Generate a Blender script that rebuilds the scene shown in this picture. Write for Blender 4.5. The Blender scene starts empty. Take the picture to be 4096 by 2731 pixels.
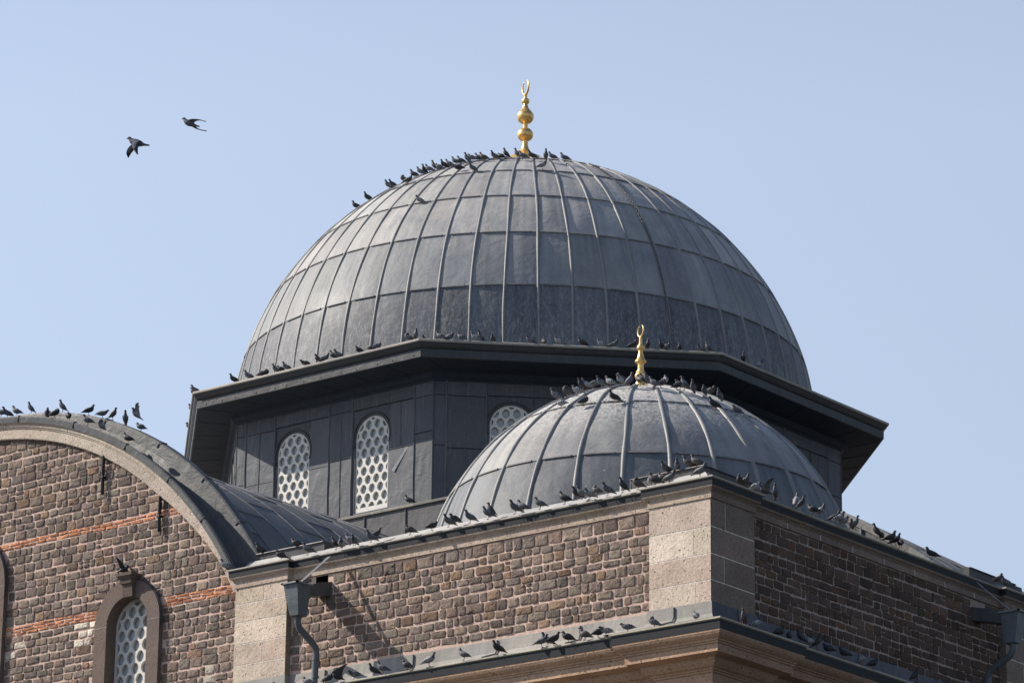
import bpy, math, random
from math import sin, cos, pi, radians as R_, sqrt, asin
from mathutils import Vector, Matrix
from mathutils.geometry import tessellate_polygon
random.seed(11)
SC = bpy.context.scene
COL = SC.collection

# ------------------------------------------------------------- camera
CAM_LOC = (64.857, -82.576, 0.0)
FWD = Vector((-0.591, 0.746, 0.307)); RGT = Vector((0.786, 0.618, 0.010))
CAM_LOC = (64.85694, -82.57594, 0.00000)
FWD = Vector((-0.5910670, 0.7458409, 0.3071824)); RGT = Vector((0.7857429, 0.6184684, 0.0102470))
cam_d = bpy.data.cameras.new('camera'); cam = bpy.data.objects.new('camera', cam_d); COL.objects.link(cam)
upv = RGT.cross(FWD).normalized(); RGT = FWD.cross(upv).normalized(); FWD.normalize()
cam.matrix_world = Matrix(((RGT.x, upv.x, -FWD.x, CAM_LOC[0]), (RGT.y, upv.y, -FWD.y, CAM_LOC[1]), (RGT.z, upv.z, -FWD.z, CAM_LOC[2]), (0, 0, 0, 1)))
cam_d.sensor_width = 36; cam_d.lens = 15000 / 4096 * 36; cam_d.clip_start = 1; cam_d.clip_end = 5000
SC.camera = cam
# ------------------------------------------------------------- sky and sun
SUN_DIR = Vector((-0.707, -0.359, 0.609)).normalized()
w = bpy.data.worlds.new('World'); SC.world = w; w.use_nodes = True
nt = w.node_tree; nt.nodes.clear()
out = nt.nodes.new('ShaderNodeOutputWorld'); bg = nt.nodes.new('ShaderNodeBackground'); sky = nt.nodes.new('ShaderNodeTexSky')
sky.sky_type = 'NISHITA'; sky.sun_disc = False
sky.sun_elevation = asin(SUN_DIR.z); sky.sun_rotation = math.atan2(SUN_DIR.x, SUN_DIR.y)
sky.air_density = 1.25; sky.dust_density = 1.6; sky.ozone_density = 2.5; sky.altitude = 0
bg.inputs['Strength'].default_value = 0.15
hz = nt.nodes.new('ShaderNodeMix'); hz.data_type = 'RGBA'; hz.inputs[0].default_value = 0.78
nt.links.new(sky.outputs[0], hz.inputs[6]); # hazy daylight: pale low sky, deeper zenith, brighter towards the sun
geo = nt.nodes.new('ShaderNodeTexCoord'); sx = nt.nodes.new('ShaderNodeSeparateXYZ'); nt.links.new(geo.outputs['Generated'], sx.inputs[0])
gr = nt.nodes.new('ShaderNodeValToRGB'); gr.color_ramp.elements[0].position = 0.36; gr.color_ramp.elements[1].position = 0.78
gr.color_ramp.elements[0].color = (1, 1, 1, 1); gr.color_ramp.elements[1].color = (0.12, 0.20, 0.37, 1); nt.links.new(sx.outputs['Z'], gr.inputs[0])
dp = nt.nodes.new('ShaderNodeVectorMath'); dp.operation = 'DOT_PRODUCT'; dp.inputs[1].default_value = (SUN_DIR.x, SUN_DIR.y, 0.0); nt.links.new(geo.outputs['Generated'], dp.inputs[0])
mr_ = nt.nodes.new('ShaderNodeMapRange'); mr_.inputs['From Min'].default_value = -0.79; mr_.inputs['From Max'].default_value = 0.79; mr_.inputs['To Min'].default_value = 0.56; mr_.inputs['To Max'].default_value = 1.30
nt.links.new(dp.outputs['Value'], mr_.inputs['Value'])
m1 = nt.nodes.new('ShaderNodeVectorMath'); m1.operation = 'SCALE'; nt.links.new(gr.outputs[0], m1.inputs[0]); nt.links.new(mr_.outputs[0], m1.inputs['Scale'])
m2 = nt.nodes.new('ShaderNodeVectorMath'); m2.operation = 'MULTIPLY'; nt.links.new(m1.outputs[0], m2.inputs[0]); m2.inputs[1].default_value = (2.68, 3.12, 3.98)
nt.links.new(m2.outputs[0], hz.inputs[7])
nt.links.new(hz.outputs[2], bg.inputs[0]); nt.links.new(bg.outputs[0], out.inputs[0])
sd = bpy.data.lights.new('sun', 'SUN'); sd.energy = 5.0; sd.angle = R_(0.5); sd.color = (1.0, 0.91, 0.80)
so = bpy.data.objects.new('sun', sd); COL.objects.link(so); so.rotation_euler = SUN_DIR.to_track_quat('Z', 'Y').to_euler(); so.location = (-60, -30, 60)
SC.view_settings.view_transform = 'Standard'; SC.view_settings.look = 'None'; SC.view_settings.exposure = 0.45; SC.view_settings.gamma = 1.0

# ------------------------------------------------------------- materials
def mat_base(name):
    m = bpy.data.materials.new(name); m.use_nodes = True
    n = m.node_tree; b = n.nodes['Principled BSDF']
    return m, n, b
def N(n, t, **k):
    x = n.nodes.new(t)
    for a, v in k.items():
        if a.startswith('i_'): x.inputs[a[2:]].default_value = v
        else: setattr(x, a, v)
    return x
def noise(n, co, scale, detail=4, rough=0.6, dist=0.0):
    x = n.nodes.new('ShaderNodeTexNoise'); x.inputs['Scale'].default_value = scale; x.inputs['Detail'].default_value = detail
    x.inputs['Roughness'].default_value = rough; x.inputs['Distortion'].default_value = dist
    n.links.new(co, x.inputs['Vector']); return x.outputs['Fac']
def ramp(n, fac, a, b, c0=(0, 0, 0, 1), c1=(1, 1, 1, 1)):
    x = n.nodes.new('ShaderNodeValToRGB'); x.color_ramp.elements[0].position = a; x.color_ramp.elements[1].position = b
    x.color_ramp.elements[0].color = c0; x.color_ramp.elements[1].color = c1
    n.links.new(fac, x.inputs['Fac']); return x.outputs['Color']
def mix(n, kind, fac, a, b):
    x = n.nodes.new('ShaderNodeMix'); x.data_type = 'RGBA'; x.blend_type = kind
    for i, v in (('Factor', fac), ('A', a), ('B', b)):
        s = x.inputs[0] if i == 'Factor' else x.inputs[6 if i == 'A' else 7]
        if hasattr(v, 'is_linked'): n.links.new(v, s)
        elif isinstance(v, tuple): s.default_value = v
        else: s.default_value = v
    return x.outputs[2]
def vscale(n, co, s):
    x = n.nodes.new('ShaderNodeMapping'); x.inputs['Scale'].default_value = s; n.links.new(co, x.inputs['Vector']); return x.outputs[0]
def bump(n, b, hs):
    prev = None
    for h, st, di in hs:
        x = n.nodes.new('ShaderNodeBump'); x.inputs['Strength'].default_value = st; x.inputs['Distance'].default_value = di
        n.links.new(h, x.inputs['Height'])
        if prev: n.links.new(prev, x.inputs['Normal'])
        prev = x.outputs[0]
    n.links.new(prev, b.inputs['Normal'])
def objco(n): return n.nodes.new('ShaderNodeTexCoord').outputs['Object']
def attr(n):
    x = n.nodes.new('ShaderNodeVertexColor'); x.layer_name = 'Col'; return x.outputs['Color']
def rgb(*c): return (c[0], c[1], c[2], 1)

def zrange(n, co, z0, z1):
    x = n.nodes.new('ShaderNodeSeparateXYZ'); n.links.new(co, x.inputs[0]); y = n.nodes.new('ShaderNodeMapRange')
    y.inputs['From Min'].default_value = z0; y.inputs['From Max'].default_value = z1; n.links.new(x.outputs['Z'], y.inputs['Value']); return y.outputs[0]
def lead_mat(name, tint=(1, 1, 1), rough=0.62, drop=0.5, patina=0.6, scrape=None, guano=None):
    m, n, b = mat_base(name); co = objco(n)
    c = mix(n, 'MULTIPLY', 1.0, attr(n), rgb(*tint))
    big = noise(n, co, 0.9, 5, 0.65, 0.4)
    c = mix(n, 'MULTIPLY', 1.0, c, ramp(n, big, 0.3, 0.72, rgb(.80, .82, .86), rgb(1.16, 1.14, 1.10)))
    st = noise(n, vscale(n, co, (5.5, 5.5, .55)), 1.6, 6, 0.72, 0.2)
    c = mix(n, 'MIX', ramp(n, st, .56, .78, rgb(0, 0, 0), rgb(patina, patina, patina)), c, rgb(.20, .203, .206))
    st2 = noise(n, vscale(n, co, (4, 4, .9)), 1.1, 7, 0.8, 0.6)
    c = mix(n, 'MULTIPLY', ramp(n, st2, .50, .64, rgb(0, 0, 0), rgb(.6, .6, .6)), c, rgb(.68, .71, .77))
    fine = noise(n, co, 26, 3, 0.6)
    c = mix(n, 'MULTIPLY', .6, c, ramp(n, fine, .3, .7, rgb(.86, .86, .86), rgb(1.12, 1.12, 1.12)))
    v = n.nodes.new('ShaderNodeTexVoronoi'); v.inputs['Scale'].default_value = 7; v.inputs['Randomness'].default_value = 1
    n.links.new(vscale(n, co, (1, 1, .45)), v.inputs['Vector'])
    sp = ramp(n, v.outputs['Distance'], .05, .11, rgb(drop, drop, drop), rgb(0, 0, 0))
    msk = ramp(n, noise(n, co, 1.7, 3), .5, .6)
    sp = mix(n, 'MULTIPLY', 1.0, sp, msk)
    c = mix(n, 'MIX', sp, c, rgb(.5, .49, .46))
    if scrape:
        sc = ramp(n, noise(n, vscale(n, co, (7, 7, 2.4)), 1.8, 8, .82, .8), .50, .57)
        zz = ramp(n, zrange(n, co, scrape[0], scrape[1]), .0, 1.0, rgb(1, 1, 1), rgb(0, 0, 0))
        c = mix(n, 'MIX', mix(n, 'MULTIPLY', 1.0, mix(n, 'MULTIPLY', 1.0, sc, zz), rgb(scrape[2], scrape[2], scrape[2])), c, rgb(.30, .30, .29))
    if guano:
        sc = ramp(n, noise(n, vscale(n, co, (9, 9, 1.6)), 1.6, 7, .8, .5), .44, .56)
        zz = ramp(n, zrange(n, co, guano[0], guano[1]), .0, 1.0)
        c = mix(n, 'MIX', mix(n, 'MULTIPLY', 1.0, mix(n, 'MULTIPLY', 1.0, sc, zz), rgb(guano[2], guano[2], guano[2])), c, rgb(.58, .57, .54))
    n.links.new(c, b.inputs['Base Color'])
    b.inputs['Metallic'].default_value = 0.0; b.inputs['Specular IOR Level'].default_value = .28
    rr = ramp(n, big, .25, .75, rgb(rough - .09,) * 1 if False else (rough - .09, rough - .09, rough - .09, 1), (rough + .12, rough + .12, rough + .12, 1))
    n.links.new(rr, b.inputs['Roughness'])
    bump(n, b, [(noise(n, co, 1.9, 3, .5, .8), .5, .05), (noise(n, vscale(n, co, (1, 1, 2.2)), 7, 3, .5, 1.0), .28, .016), (fine, .25, .006)])
    return m
def stone_mat(name, bs=1.0, pit=0.0, vary=.25, scale=30):
    m, n, b = mat_base(name); co = objco(n)
    f = noise(n, co, scale, 6, .72); g = noise(n, co, 1.3, 5, .65, .3); h = noise(n, co, scale * .35, 4, .6, .5)
    c = mix(n, 'MULTIPLY', 1.0, attr(n), ramp(n, g, .3, .7, rgb(1 - vary,) if False else (1 - vary, 1 - vary, 1 - vary, 1), (1 + vary, 1 + vary, 1 + vary, 1)))
    c = mix(n, 'MULTIPLY', 1.0, c, ramp(n, f, .32, .68, rgb(.68, .67, .66), rgb(1.28, 1.28, 1.28)))
    hs = [(h, .7 * bs, .035), (f, .7 * bs, .018)]
    if pit:
        v = n.nodes.new('ShaderNodeTexVoronoi'); v.inputs['Scale'].default_value = 10; v.inputs['Randomness'].default_value = 1
        wob = n.nodes.new('ShaderNodeTexNoise'); wob.inputs['Scale'].default_value = 9; n.links.new(co, wob.inputs['Vector'])
        va = n.nodes.new('ShaderNodeVectorMath'); va.operation = 'ADD'
        vs = n.nodes.new('ShaderNodeVectorMath'); vs.operation = 'SCALE'; vs.inputs['Scale'].default_value = .12
        n.links.new(wob.outputs['Color'], vs.inputs[0]); n.links.new(vs.outputs[0], va.inputs[0]); n.links.new(co, va.inputs[1])
        n.links.new(va.outputs[0], v.inputs['Vector'])
        p = ramp(n, v.outputs['Distance'], .12, .24)
        pm = ramp(n, noise(n, co, 6, 2), .42, .52)
        p2 = mix(n, 'MIX', pm, rgb(1, 1, 1), p)
        c = mix(n, 'MULTIPLY', pit, c, mix(n, 'MIX', p2, rgb(.38, .33, .29), rgb(1, 1, 1)))
        hs.append((p2, .6, .02))
    n.links.new(c, b.inputs['Base Color']); b.inputs['Roughness'].default_value = .92; b.inputs['Specular IOR Level'].default_value = .25
    bump(n, b, hs); return m
def flat_mat(name, col, rough=.6, metal=0.0, bs=0.15, sc=20, attrcol=False, spec=.5):
    m, n, b = mat_base(name); co = objco(n)
    f = noise(n, co, sc, 4, .6)
    base = attr(n) if attrcol else rgb(*col)
    c = mix(n, 'MULTIPLY', 1.0, base, ramp(n, f, .3, .7, rgb(.85, .85, .85), rgb(1.12, 1.12, 1.12)))
    n.links.new(c, b.inputs['Base Color']); b.inputs['Roughness'].default_value = rough; b.inputs['Metallic'].default_value = metal; b.inputs['Specular IOR Level'].default_value = spec
    if bs: bump(n, b, [(f, bs, .01)])
    return m
M = {}
M['lead'] = lead_mat('lead_sheet')
M['lead_drum'] = lead_mat('drum_lead_sheet', tint=(.98, 1.0, 1.06), rough=.6, drop=.2, patina=.8)
M['lead_big'] = lead_mat('lead_sheet_scraped', scrape=(31.4, 34.0, .62))
M['lead_small'] = lead_mat('lead_sheet_spattered', drop=.9, guano=(23.4, 24.9, 1.0))
M['board'] = flat_mat('dark_gutter_board', (.021, .024, .030), .6, 0, .1, 12, spec=.15)  # one even near-black colour over the whole board
M['soffit'] = flat_mat('dark_soffit', (.032, .041, .056), .7, 0, .2, 6, spec=.15)
M['leadtrim'] = lead_mat('lead_trim', rough=.5, drop=.12, patina=.18)
M['lip'] = lead_mat('spattered_toplit_lip', rough=.75, drop=.9, patina=.3)  # bird spatter on lead; rims get their top light through the colour
M['stone'] = stone_mat('rubble_stone', 1.35, .6, .16, 26)
M['mortar'] = stone_mat('pink_mortar', .45, 0, .12, 22)
M['tuff'] = stone_mat('pitted_tuff', .55, .85, .16, 26)
M['gold'] = flat_mat('gilded_metal', (.78, .50, .17), .34, .72, .08, 9)
M['iron'] = flat_mat('black_iron', (.018, .018, .02), .6, .3)
M['chain'] = flat_mat('weathered_steel_chain', (.11, .11, .11), .55, .5, 0)
M['white'] = flat_mat('white_plaster_lattice', (.60, .585, .55), .7, 0, .1)
M['glass'] = flat_mat('frosted_grey_glass', (.34, .37, .38), .3, 0, .03)
M['dark'] = flat_mat('dark_void', (.01, .01, .01), .9, 0, 0)
M['ground'] = stone_mat('ground_paving', .3, 0, .15, 6)
M['bird'] = flat_mat('pigeon_plumage', (0, 0, 0), .62, 0, .2, 60, True)
M['gutterbox'] = lead_mat('zinc_hopper', tint=(.95, 1.05, 1.12), rough=.42, drop=.2, patina=.25)

# ------------------------------------------------------------- mesh builder
LEADC = (.050, .054, .060)
class MB:
    def __init__(s): s.v = []; s.f = []; s.c = []; s.m = []; s.vc = {}
    def add(s, vs, fs, col=(.5, .5, .5), mi=0):
        o = len(s.v); s.v += [tuple(x) for x in vs]
        for f in fs: s.f.append([o + i for i in f]); s.c.append(col); s.m.append(mi)
    def quad(s, a, b, c, d, col=(.5, .5, .5), mi=0): s.add([a, b, c, d], [(0, 1, 2, 3)], col, mi)
    def box(s, x0, y0, z0, x1, y1, z1, col=(.5, .5, .5), mi=0):
        vs = [(x, y, z) for z in (z0, z1) for y in (y0, y1) for x in (x0, x1)]
        s.add(vs, [(0, 2, 3, 1), (4, 5, 7, 6), (0, 1, 5, 4), (2, 6, 7, 3), (0, 4, 6, 2), (1, 3, 7, 5)], col, mi)
    def tube(s, pts, r, n=8, col=(.5, .5, .5), mi=0, caps=True):
        pts = [Vector(p) for p in pts]; rs = r if isinstance(r, (list, tuple)) else [r] * len(pts)
        vs = []; prev = None
        for i, p in enumerate(pts):
            t = (pts[min(i + 1, len(pts) - 1)] - pts[max(i - 1, 0)]).normalized()
            if prev is None:
                a = Vector((0, 0, 1)) if abs(t.z) < .9 else Vector((1, 0, 0)); u = t.cross(a).normalized()
            else: u = (prev - t * prev.dot(t)).normalized()
            prev = u; w_ = t.cross(u)
            vs += [p + (u * cos(2 * pi * k / n) + w_ * sin(2 * pi * k / n)) * rs[i] for k in range(n)]
        fs = [(i * n + k, i * n + (k + 1) % n, (i + 1) * n + (k + 1) % n, (i + 1) * n + k) for i in range(len(pts) - 1) for k in range(n)]
        if caps: fs += [tuple(range(n - 1, -1, -1)), tuple(range((len(pts) - 1) * n, len(pts) * n))]
        s.add(vs, fs, col, mi)
    def lathe(s, prof, c, n=24, col=(.5, .5, .5)):
        vs = [(c[0] + r * cos(2 * pi * k / n), c[1] + r * sin(2 * pi * k / n), z) for r, z in prof for k in range(n)]
        fs = [(i * n + k, i * n + (k + 1) % n, (i + 1) * n + (k + 1) % n, (i + 1) * n + k) for i in range(len(prof) - 1) for k in range(n)]
        s.add(vs, fs, col)
    def build(s, name, mats, parent=None, smooth=False, label=None, sharp=None):
        me = bpy.data.meshes.new(name); me.from_pydata(s.v, [], s.f)
        for m in (mats if isinstance(mats, (list, tuple)) else [mats]): me.materials.append(m)
        ca = me.color_attributes.new('Col', 'FLOAT_COLOR', 'CORNER')
        arr = []
        for p in me.polygons:
            c = s.c[p.index]; p.material_index = s.m[p.index]; p.use_smooth = smooth
            for vi in p.vertices:
                cc = s.vc.get(vi, c); arr += [cc[0], cc[1], cc[2], 1.0]
        ca.data.foreach_set('color', arr)
        me.validate(); me.update()
        if smooth and sharp: me.set_sharp_from_angle(angle=R_(sharp))
        o = bpy.data.objects.new(name, me); COL.objects.link(o)
        if parent is not None: o.parent = parent
        if label: o['label'] = label
        return o
def jit(c, a=.08, hue=.02):
    k = 1 + random.uniform(-a, a); return tuple(max(0.0, x * k * (1 + random.uniform(-hue, hue))) for x in c)

# sweep a profile (out, z) along a 2D polyline, outward = right-hand side
def offset_path(path, d):
    n = len(path); res = []
    for i in range(n):
        p = Vector(path[i])
        a = (Vector(path[i]) - Vector(path[i - 1])).normalized() if i > 0 else None
        b = (Vector(path[i + 1]) - Vector(path[i])).normalized() if i < n - 1 else None
        if a is None: a = b
        if b is None: b = a
        na = Vector((a.y, -a.x)); nb = Vector((b.y, -b.x)); m_ = na + nb
        m_ = m_ / max(.2, m_.dot(na)) if m_.length > 1e-6 else na
        res.append(p + m_ * d)
    return res
SEG = 0
def sweep(mb, path, prof, colfn, mi=0, seg=None, caps=True):
    global SEG
    rows = [offset_path(path, o) for o, z in prof]
    for i in range(len(path) - 1):
        SEG = i
        L = (Vector(path[i + 1]) - Vector(path[i])).length
        k = max(1, int(round(L / seg))) if seg else 1
        for q in range(k):
            c = colfn()
            for j in range(len(prof) - 1):
                def pt(jj, t):
                    p = rows[jj][i].lerp(rows[jj][i + 1], t); return (p.x, p.y, prof[jj][1])
                mb.quad(pt(j + 1, q / k), pt(j + 1, (q + 1) / k), pt(j, (q + 1) / k), pt(j, q / k), c, mi)
    if caps:
        for i, rev in ((0, False), (len(path) - 1, True)):
            vs = [(rows[j][i].x, rows[j][i].y, prof[j][1]) for j in range(len(prof))]
            f = list(range(len(vs)));
            if rev: f.reverse()
            mb.add(vs, [f], colfn(), mi)

# panelled sheet-metal surface: fn(u, v, off) -> Vector
def panel_surface(fn, us, vsf, base, mb, nu=4, nv=6, step=.02, bulge=.012, colA=.11, low=False, flaps=0):
    for k in range(len(us) - 1):
        vs_ = vsf(k)
        for i in range(len(vs_) - 1):
            va, vb = vs_[i], vs_[i + 1]; c = jit(base, colA, .012)
            if low == 1 and i == 0: c = (c[0] * .34, c[1] * .375, c[2] * .44)  # low sheets tinted dark: weathering plus the shade of their angle
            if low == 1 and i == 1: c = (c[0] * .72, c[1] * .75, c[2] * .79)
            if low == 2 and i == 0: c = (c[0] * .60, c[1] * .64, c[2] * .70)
            bl = random.uniform(-.2, 1) * bulge; ph = random.uniform(0, 6)
            dj = random.uniform(-.0035, .0035) * (vb - va)
            P_ = []; cs = [random.uniform(.78, 1.12) for _ in range(nu + 1)]; cs2 = [random.uniform(.9, 1.1) for _ in range(nu + 1)]; o0 = len(mb.v); ln = random.uniform(.3, 1)
            for b in range(nv + 1):
                t = b / nv; v = va + (vb - va) * t
                for a in range(nu + 1):
                    s_ = a / nu; u = us[k] + (us[k + 1] - us[k]) * s_
                    off = step * (1 - t) + bl * sin(pi * s_) * sin(pi * t) + .004 * sin(7 * t + ph) * sin(pi * s_)
                    k_ = 1 + (cs[a] - 1) * min(1, t / ln) + (cs2[a] - 1) * (1 - t) - (.10 if t > .9 else 0) - (.07 if a in (0, nu) else 0); mb.vc[o0 + len(P_)] = tuple(x * k_ for x in c)
                    P_.append(fn(u, v + (dj if b in (0, nv) else 0), off))
            f = [(b * (nu + 1) + a, b * (nu + 1) + a + 1, (b + 1) * (nu + 1) + a + 1, (b + 1) * (nu + 1) + a) for b in range(nv) for a in range(nu)]
            mb.add(P_, f, c)
            if i > 0 and flaps:
                s0_, s1_ = (.10, .80) if random.random() < .7 else (.16, .88); dv = .028 / flaps
                L_ = [fn(us[k] + (us[k + 1] - us[k]) * (s0_ + (s1_ - s0_) * a / 3), va + vv, oo) for vv, oo in ((-dv * .6, .004), (-dv * .6, step + .02), (dv, step + .016), (dv * 1.1, step * .6)) for a in range(4)]
                mb.add(L_, [(q * 4 + a, q * 4 + a + 1, q * 4 + a + 5, q * 4 + a + 4) for q in range(3) for a in range(3)], tuple(x * .72 for x in c))
            # folded lip under the lower edge of the sheet
            lip = [fn(us[k] + (us[k + 1] - us[k]) * a / nu, va, o) for o in (step, -.01) for a in range(nu + 1)]
            mb.add(lip, [(a + nu + 1, a + nu + 2, a + 1, a) for a in range(nu)], tuple(x * .8 for x in c))
def rolls(fn, us, v0, v1, r, base, mb, n=40, seams=()):
    for u in us:
        c = jit(base, .08, .02); m_ = 7; ring = []
        ph = random.uniform(0, 6)
        for b in range(n + 1):
            v = v0 + (v1 - v0) * b / n
            p = fn(u, v, 0); up_ = (fn(u, v, 1) - p).normalized(); tv = (fn(u, v + .3, 0) - fn(u, v - .3, 0)).normalized(); sd_ = tv.cross(up_).normalized()
            rr = r * (1 + .10 * sin(b * .9 + ph))
            wob = .012 * sin(b * .35 + ph)
            for a in range(m_):
                an = pi * a / (m_ - 1)
                ring.append(p + sd_ * (cos(an) * rr + wob) + up_ * (sin(an) * rr * 1.15 - .005))
        mb.add(ring, [(b * m_ + a, b * m_ + a + 1, (b + 1) * m_ + a + 1, (b + 1) * m_ + a) for b in range(n) for a in range(m_ - 1)], c)

# ------------------------------------------------------------- the mosque (one building)
mosque = bpy.data.objects.new('mosque', None); COL.objects.link(mosque); mosque.location = (0, 0, -1.6)
mosque['label'] = 'domed mosque of dark rubble masonry with grey lead roofs and pigeons perching on its ledges'
mosque['category'] = 'mosque'
def part(mb, name, mats, smooth=False, label=None, parent=None, sharp=None):
    o = mb.build(name, mats, None, smooth, label, sharp)
    o.parent = parent or mosque
    o.matrix_parent_inverse = Matrix.Translation((0, 0, 1.6)) if parent is None else Matrix()
    return o

# --- big dome
def dome(c, Rr, nr, ph, lats, roll_r, base, rollc, step, lat_top=84, pole=None):
    C_ = Vector(c)
    def fn(u, v, off):
        a, l = R_(u), R_(v)
        d = Vector((sin(a) * cos(l), -cos(a) * cos(l), sin(l))); return C_ + d * (Rr + off)
    mb = MB(); us = [ph + 360 / nr * k for k in range(nr + 1)]
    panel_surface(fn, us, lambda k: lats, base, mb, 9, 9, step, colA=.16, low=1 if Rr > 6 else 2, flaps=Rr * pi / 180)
    # low rows tinted darker for weathering and for the shade of their angle, top cap closes the pole
    top = [fn(u, lats[-1], 0) for u in us[:-1]] + [fn(0, 90, 0)]
    mb.add(top, [(i, (i + 1) % nr, nr) for i in range(nr)], base)
    d = part(mb, 'main_dome' if Rr > 6 else 'small_dome', M['lead_big' if Rr > 6 else 'lead_small'], True, sharp=35)
    mr = MB(); rolls(fn, us[:-1], lats[0], lat_top, roll_r, rollc, mr, 46)
    r = part(mr, 'rolled_seams', M['leadtrim'], True, parent=d)
    return d, fn
DOME_C = (-.07, -.055, 30.54)
big, bfn = dome(DOME_C, 8.54, 56, 34.35, [0, 15.85, 28.8, 40.5, 52.4, 64, 77], .042, (.345, .340, .330), (.23, .228, .222), .017)
SD = (15.605, -15.605, 20.575)
small, sfn = dome(SD, 4.967, 28, 31.6, [2, 27.6, 51.2, 74], .052, (.255, .255, .252), (.23, .23, .228), .016)

# --- finials
def crescent(mb, c, r, th, ang, gap=28):
    d = Vector((cos(ang), sin(ang), 0)); pts = []; rs = []
    for i in range(25):
        t = i / 24; a = R_(90 + gap + (360 - 2 * gap) * t)
        pts.append(Vector(c) + d * (cos(a) * r) + Vector((0, 0, sin(a) * r * 1.12)))
        rs.append(th * (.22 + .78 * sin(pi * t) ** .8))
    mb.tube(pts, rs, 8, (.8, .5, .2))
def smoothprof(p, k=4):
    res = []
    for i in range(len(p) - 1):
        p0 = p[max(i - 1, 0)]; p1 = p[i]; p2 = p[i + 1]; p3 = p[min(i + 2, len(p) - 1)]
        for j in range(k):
            t = j / k
            res.append(tuple(.5 * ((2 * p1[q]) + (-p0[q] + p2[q]) * t + (2 * p0[q] - 5 * p1[q] + 4 * p2[q] - p3[q]) * t * t + (-p0[q] + 3 * p1[q] - 3 * p2[q] + p3[q]) * t ** 3) for q in (0, 1)))
    res.append(p[-1]); return res
pr = [(1.02, 39.05), (.8, 39.28), (.55, 39.6), (.27, 39.76), (.14, 39.9), (.095, 40.02), (.078, 40.12), (.085, 40.125), (.085, 40.15), (.078, 40.155), (.078, 40.2)]
b1 = [(.078, 40.2), (.16, 40.235), (.225, 40.31), (.24, 40.4), (.215, 40.49), (.15, 40.565), (.075, 40.6)]
b2 = [(.075, 40.6), (.075, 40.74), (.08, 40.75), (.15, 40.785), (.225, 40.86), (.254, 40.97), (.235, 41.06), (.17, 41.15), (.105, 41.24), (.07, 41.34), (.06, 41.385)]
b3 = [(.06, 41.385), (.1, 41.405), (.12, 41.465), (.105, 41.53), (.05, 41.56), (.048, 41.66), (.052, 41.665), (.05, 41.7), (.02, 41.71)]
fb = MB()
for q in (pr, b1, b2, b3): fb.lathe(smoothprof(q), (-.10, -.08), 28)
fin = part(fb, 'finial', M['gold'], True, sharp=50, label='tall gilded finial of stacked bulbs on the big dome')
cb = MB(); crescent(cb, (-.10, -.08, 41.93), .215, .036, R_(-27)); part(cb, 'crescent', M['gold'], True, parent=fin)
sp = [(.2, 25.45), (.15, 25.62), (.138, 25.7), (.14, 25.78), (.12, 25.84), (.1, 25.875)]
s2 = [(.1, 25.875), (.112, 25.93), (.136, 25.99), (.132, 26.04), (.11, 26.05), (.11, 26.115), (.076, 26.13), (.068, 26.29)]
s3 = [(.068, 26.29), (.1, 26.31), (.133, 26.345), (.125, 26.38), (.092, 26.43), (.066, 26.51), (.05, 26.62)]
s4 = [(.05, 26.62), (.08, 26.65), (.092, 26.695), (.075, 26.745), (.044, 26.765), (.036, 26.9), (.03, 26.965), (.01, 26.98)]
fb = MB()
for q in (sp, s2, s3, s4): fb.lathe(smoothprof(q), (SD[0], SD[1]), 24)
fin2 = part(fb, 'finial', M['gold'], True, sharp=50, label='short gilded finial with a bell-shaped knob on the small dome')
cb = MB(); crescent(cb, (SD[0], SD[1], 27.11), .125, .022, R_(-22), 20); part(cb, 'crescent', M['gold'], True, parent=fin2)

# --- lightning chain down the big dome
cb = MB(); az = 65.2; l = 62.0; i = 0
while l > 1:
    p = bfn(az + (62 - l) * .02, l, .055); q = bfn(az + (62 - l) * .02, l - .6, .055); t = (q - p).normalized(); up_ = (bfn(az, l, 1) - bfn(az, l, 0)).normalized(); s_ = t.cross(up_)
    a, b = (s_, up_) if i % 2 else (up_, s_)
    cb.tube([p + t * (.055 * cos(w_)) + a * (.026 * sin(w_)) for w_ in [2 * pi * k / 8 for k in range(9)]], 0.008, 4, (.1, .1, .1), caps=False)
    l -= .56; i += 1
part(cb, 'chain', M['chain'])

# --- octagonal eave and drum
def octv(Rr, k, z):
    a = R_(22.5 + 45 * (k - 1)); return Vector((Rr * sin(a), -Rr * cos(a), z))
def octring(mb, prof, nseg, base, ks=range(8), mi=0, ja=.07):
    for k in ks:
        for q in range(nseg):
            c = jit(base, ja)
            for j in range(len(prof) - 1):
                pts = []
                for (r_, z_), t in ((prof[j], q / nseg), (prof[j], (q + 1) / nseg), (prof[j + 1], (q + 1) / nseg), (prof[j + 1], q / nseg)):
                    p = octv(r_, k, z_).lerp(octv(r_, k + 1, z_), t); pts.append(p)
                mb.quad(pts[3], pts[2], pts[1], pts[0], c, mi)
mb = MB()
octring(mb, [(8.3, 30.78), (10.60, 30.645)], 6, (.12, .12, .12))
part(mb, 'eave_roof', M['lead'])
mb = MB(); octring(mb, [(10.60, 30.648), (10.66, 30.648), (10.69, 30.625), (10.69, 30.585), (10.665, 30.565)], 4, (.36, .34, .30), ja=.15)  # top light on the eave rim put into its pale colour
part(mb, 'eave_lip', M['lip'])
mb = MB(); octring(mb, [(10.665, 30.565), (10.63, 30.54), (10.60, 30.49), (10.55, 30.44), (10.50, 30.415), (10.50, 30.395), (10.535, 30.39), (10.53, 30.18), (10.49, 30.165)], 4, LEADC)
for k in range(8):
    for q in range(13):
        p = octv(10.537, k, 30.24).lerp(octv(10.537, k + 1, 30.24), (q + .5 + random.uniform(-.2, .2)) / 13)
        mb.box(p.x - .012, p.y - .012, 30.24, p.x + .012, p.y + .012, 30.262, (.12, .12, .12))
part(mb, 'eave_fascia', M['leadtrim'])
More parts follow.
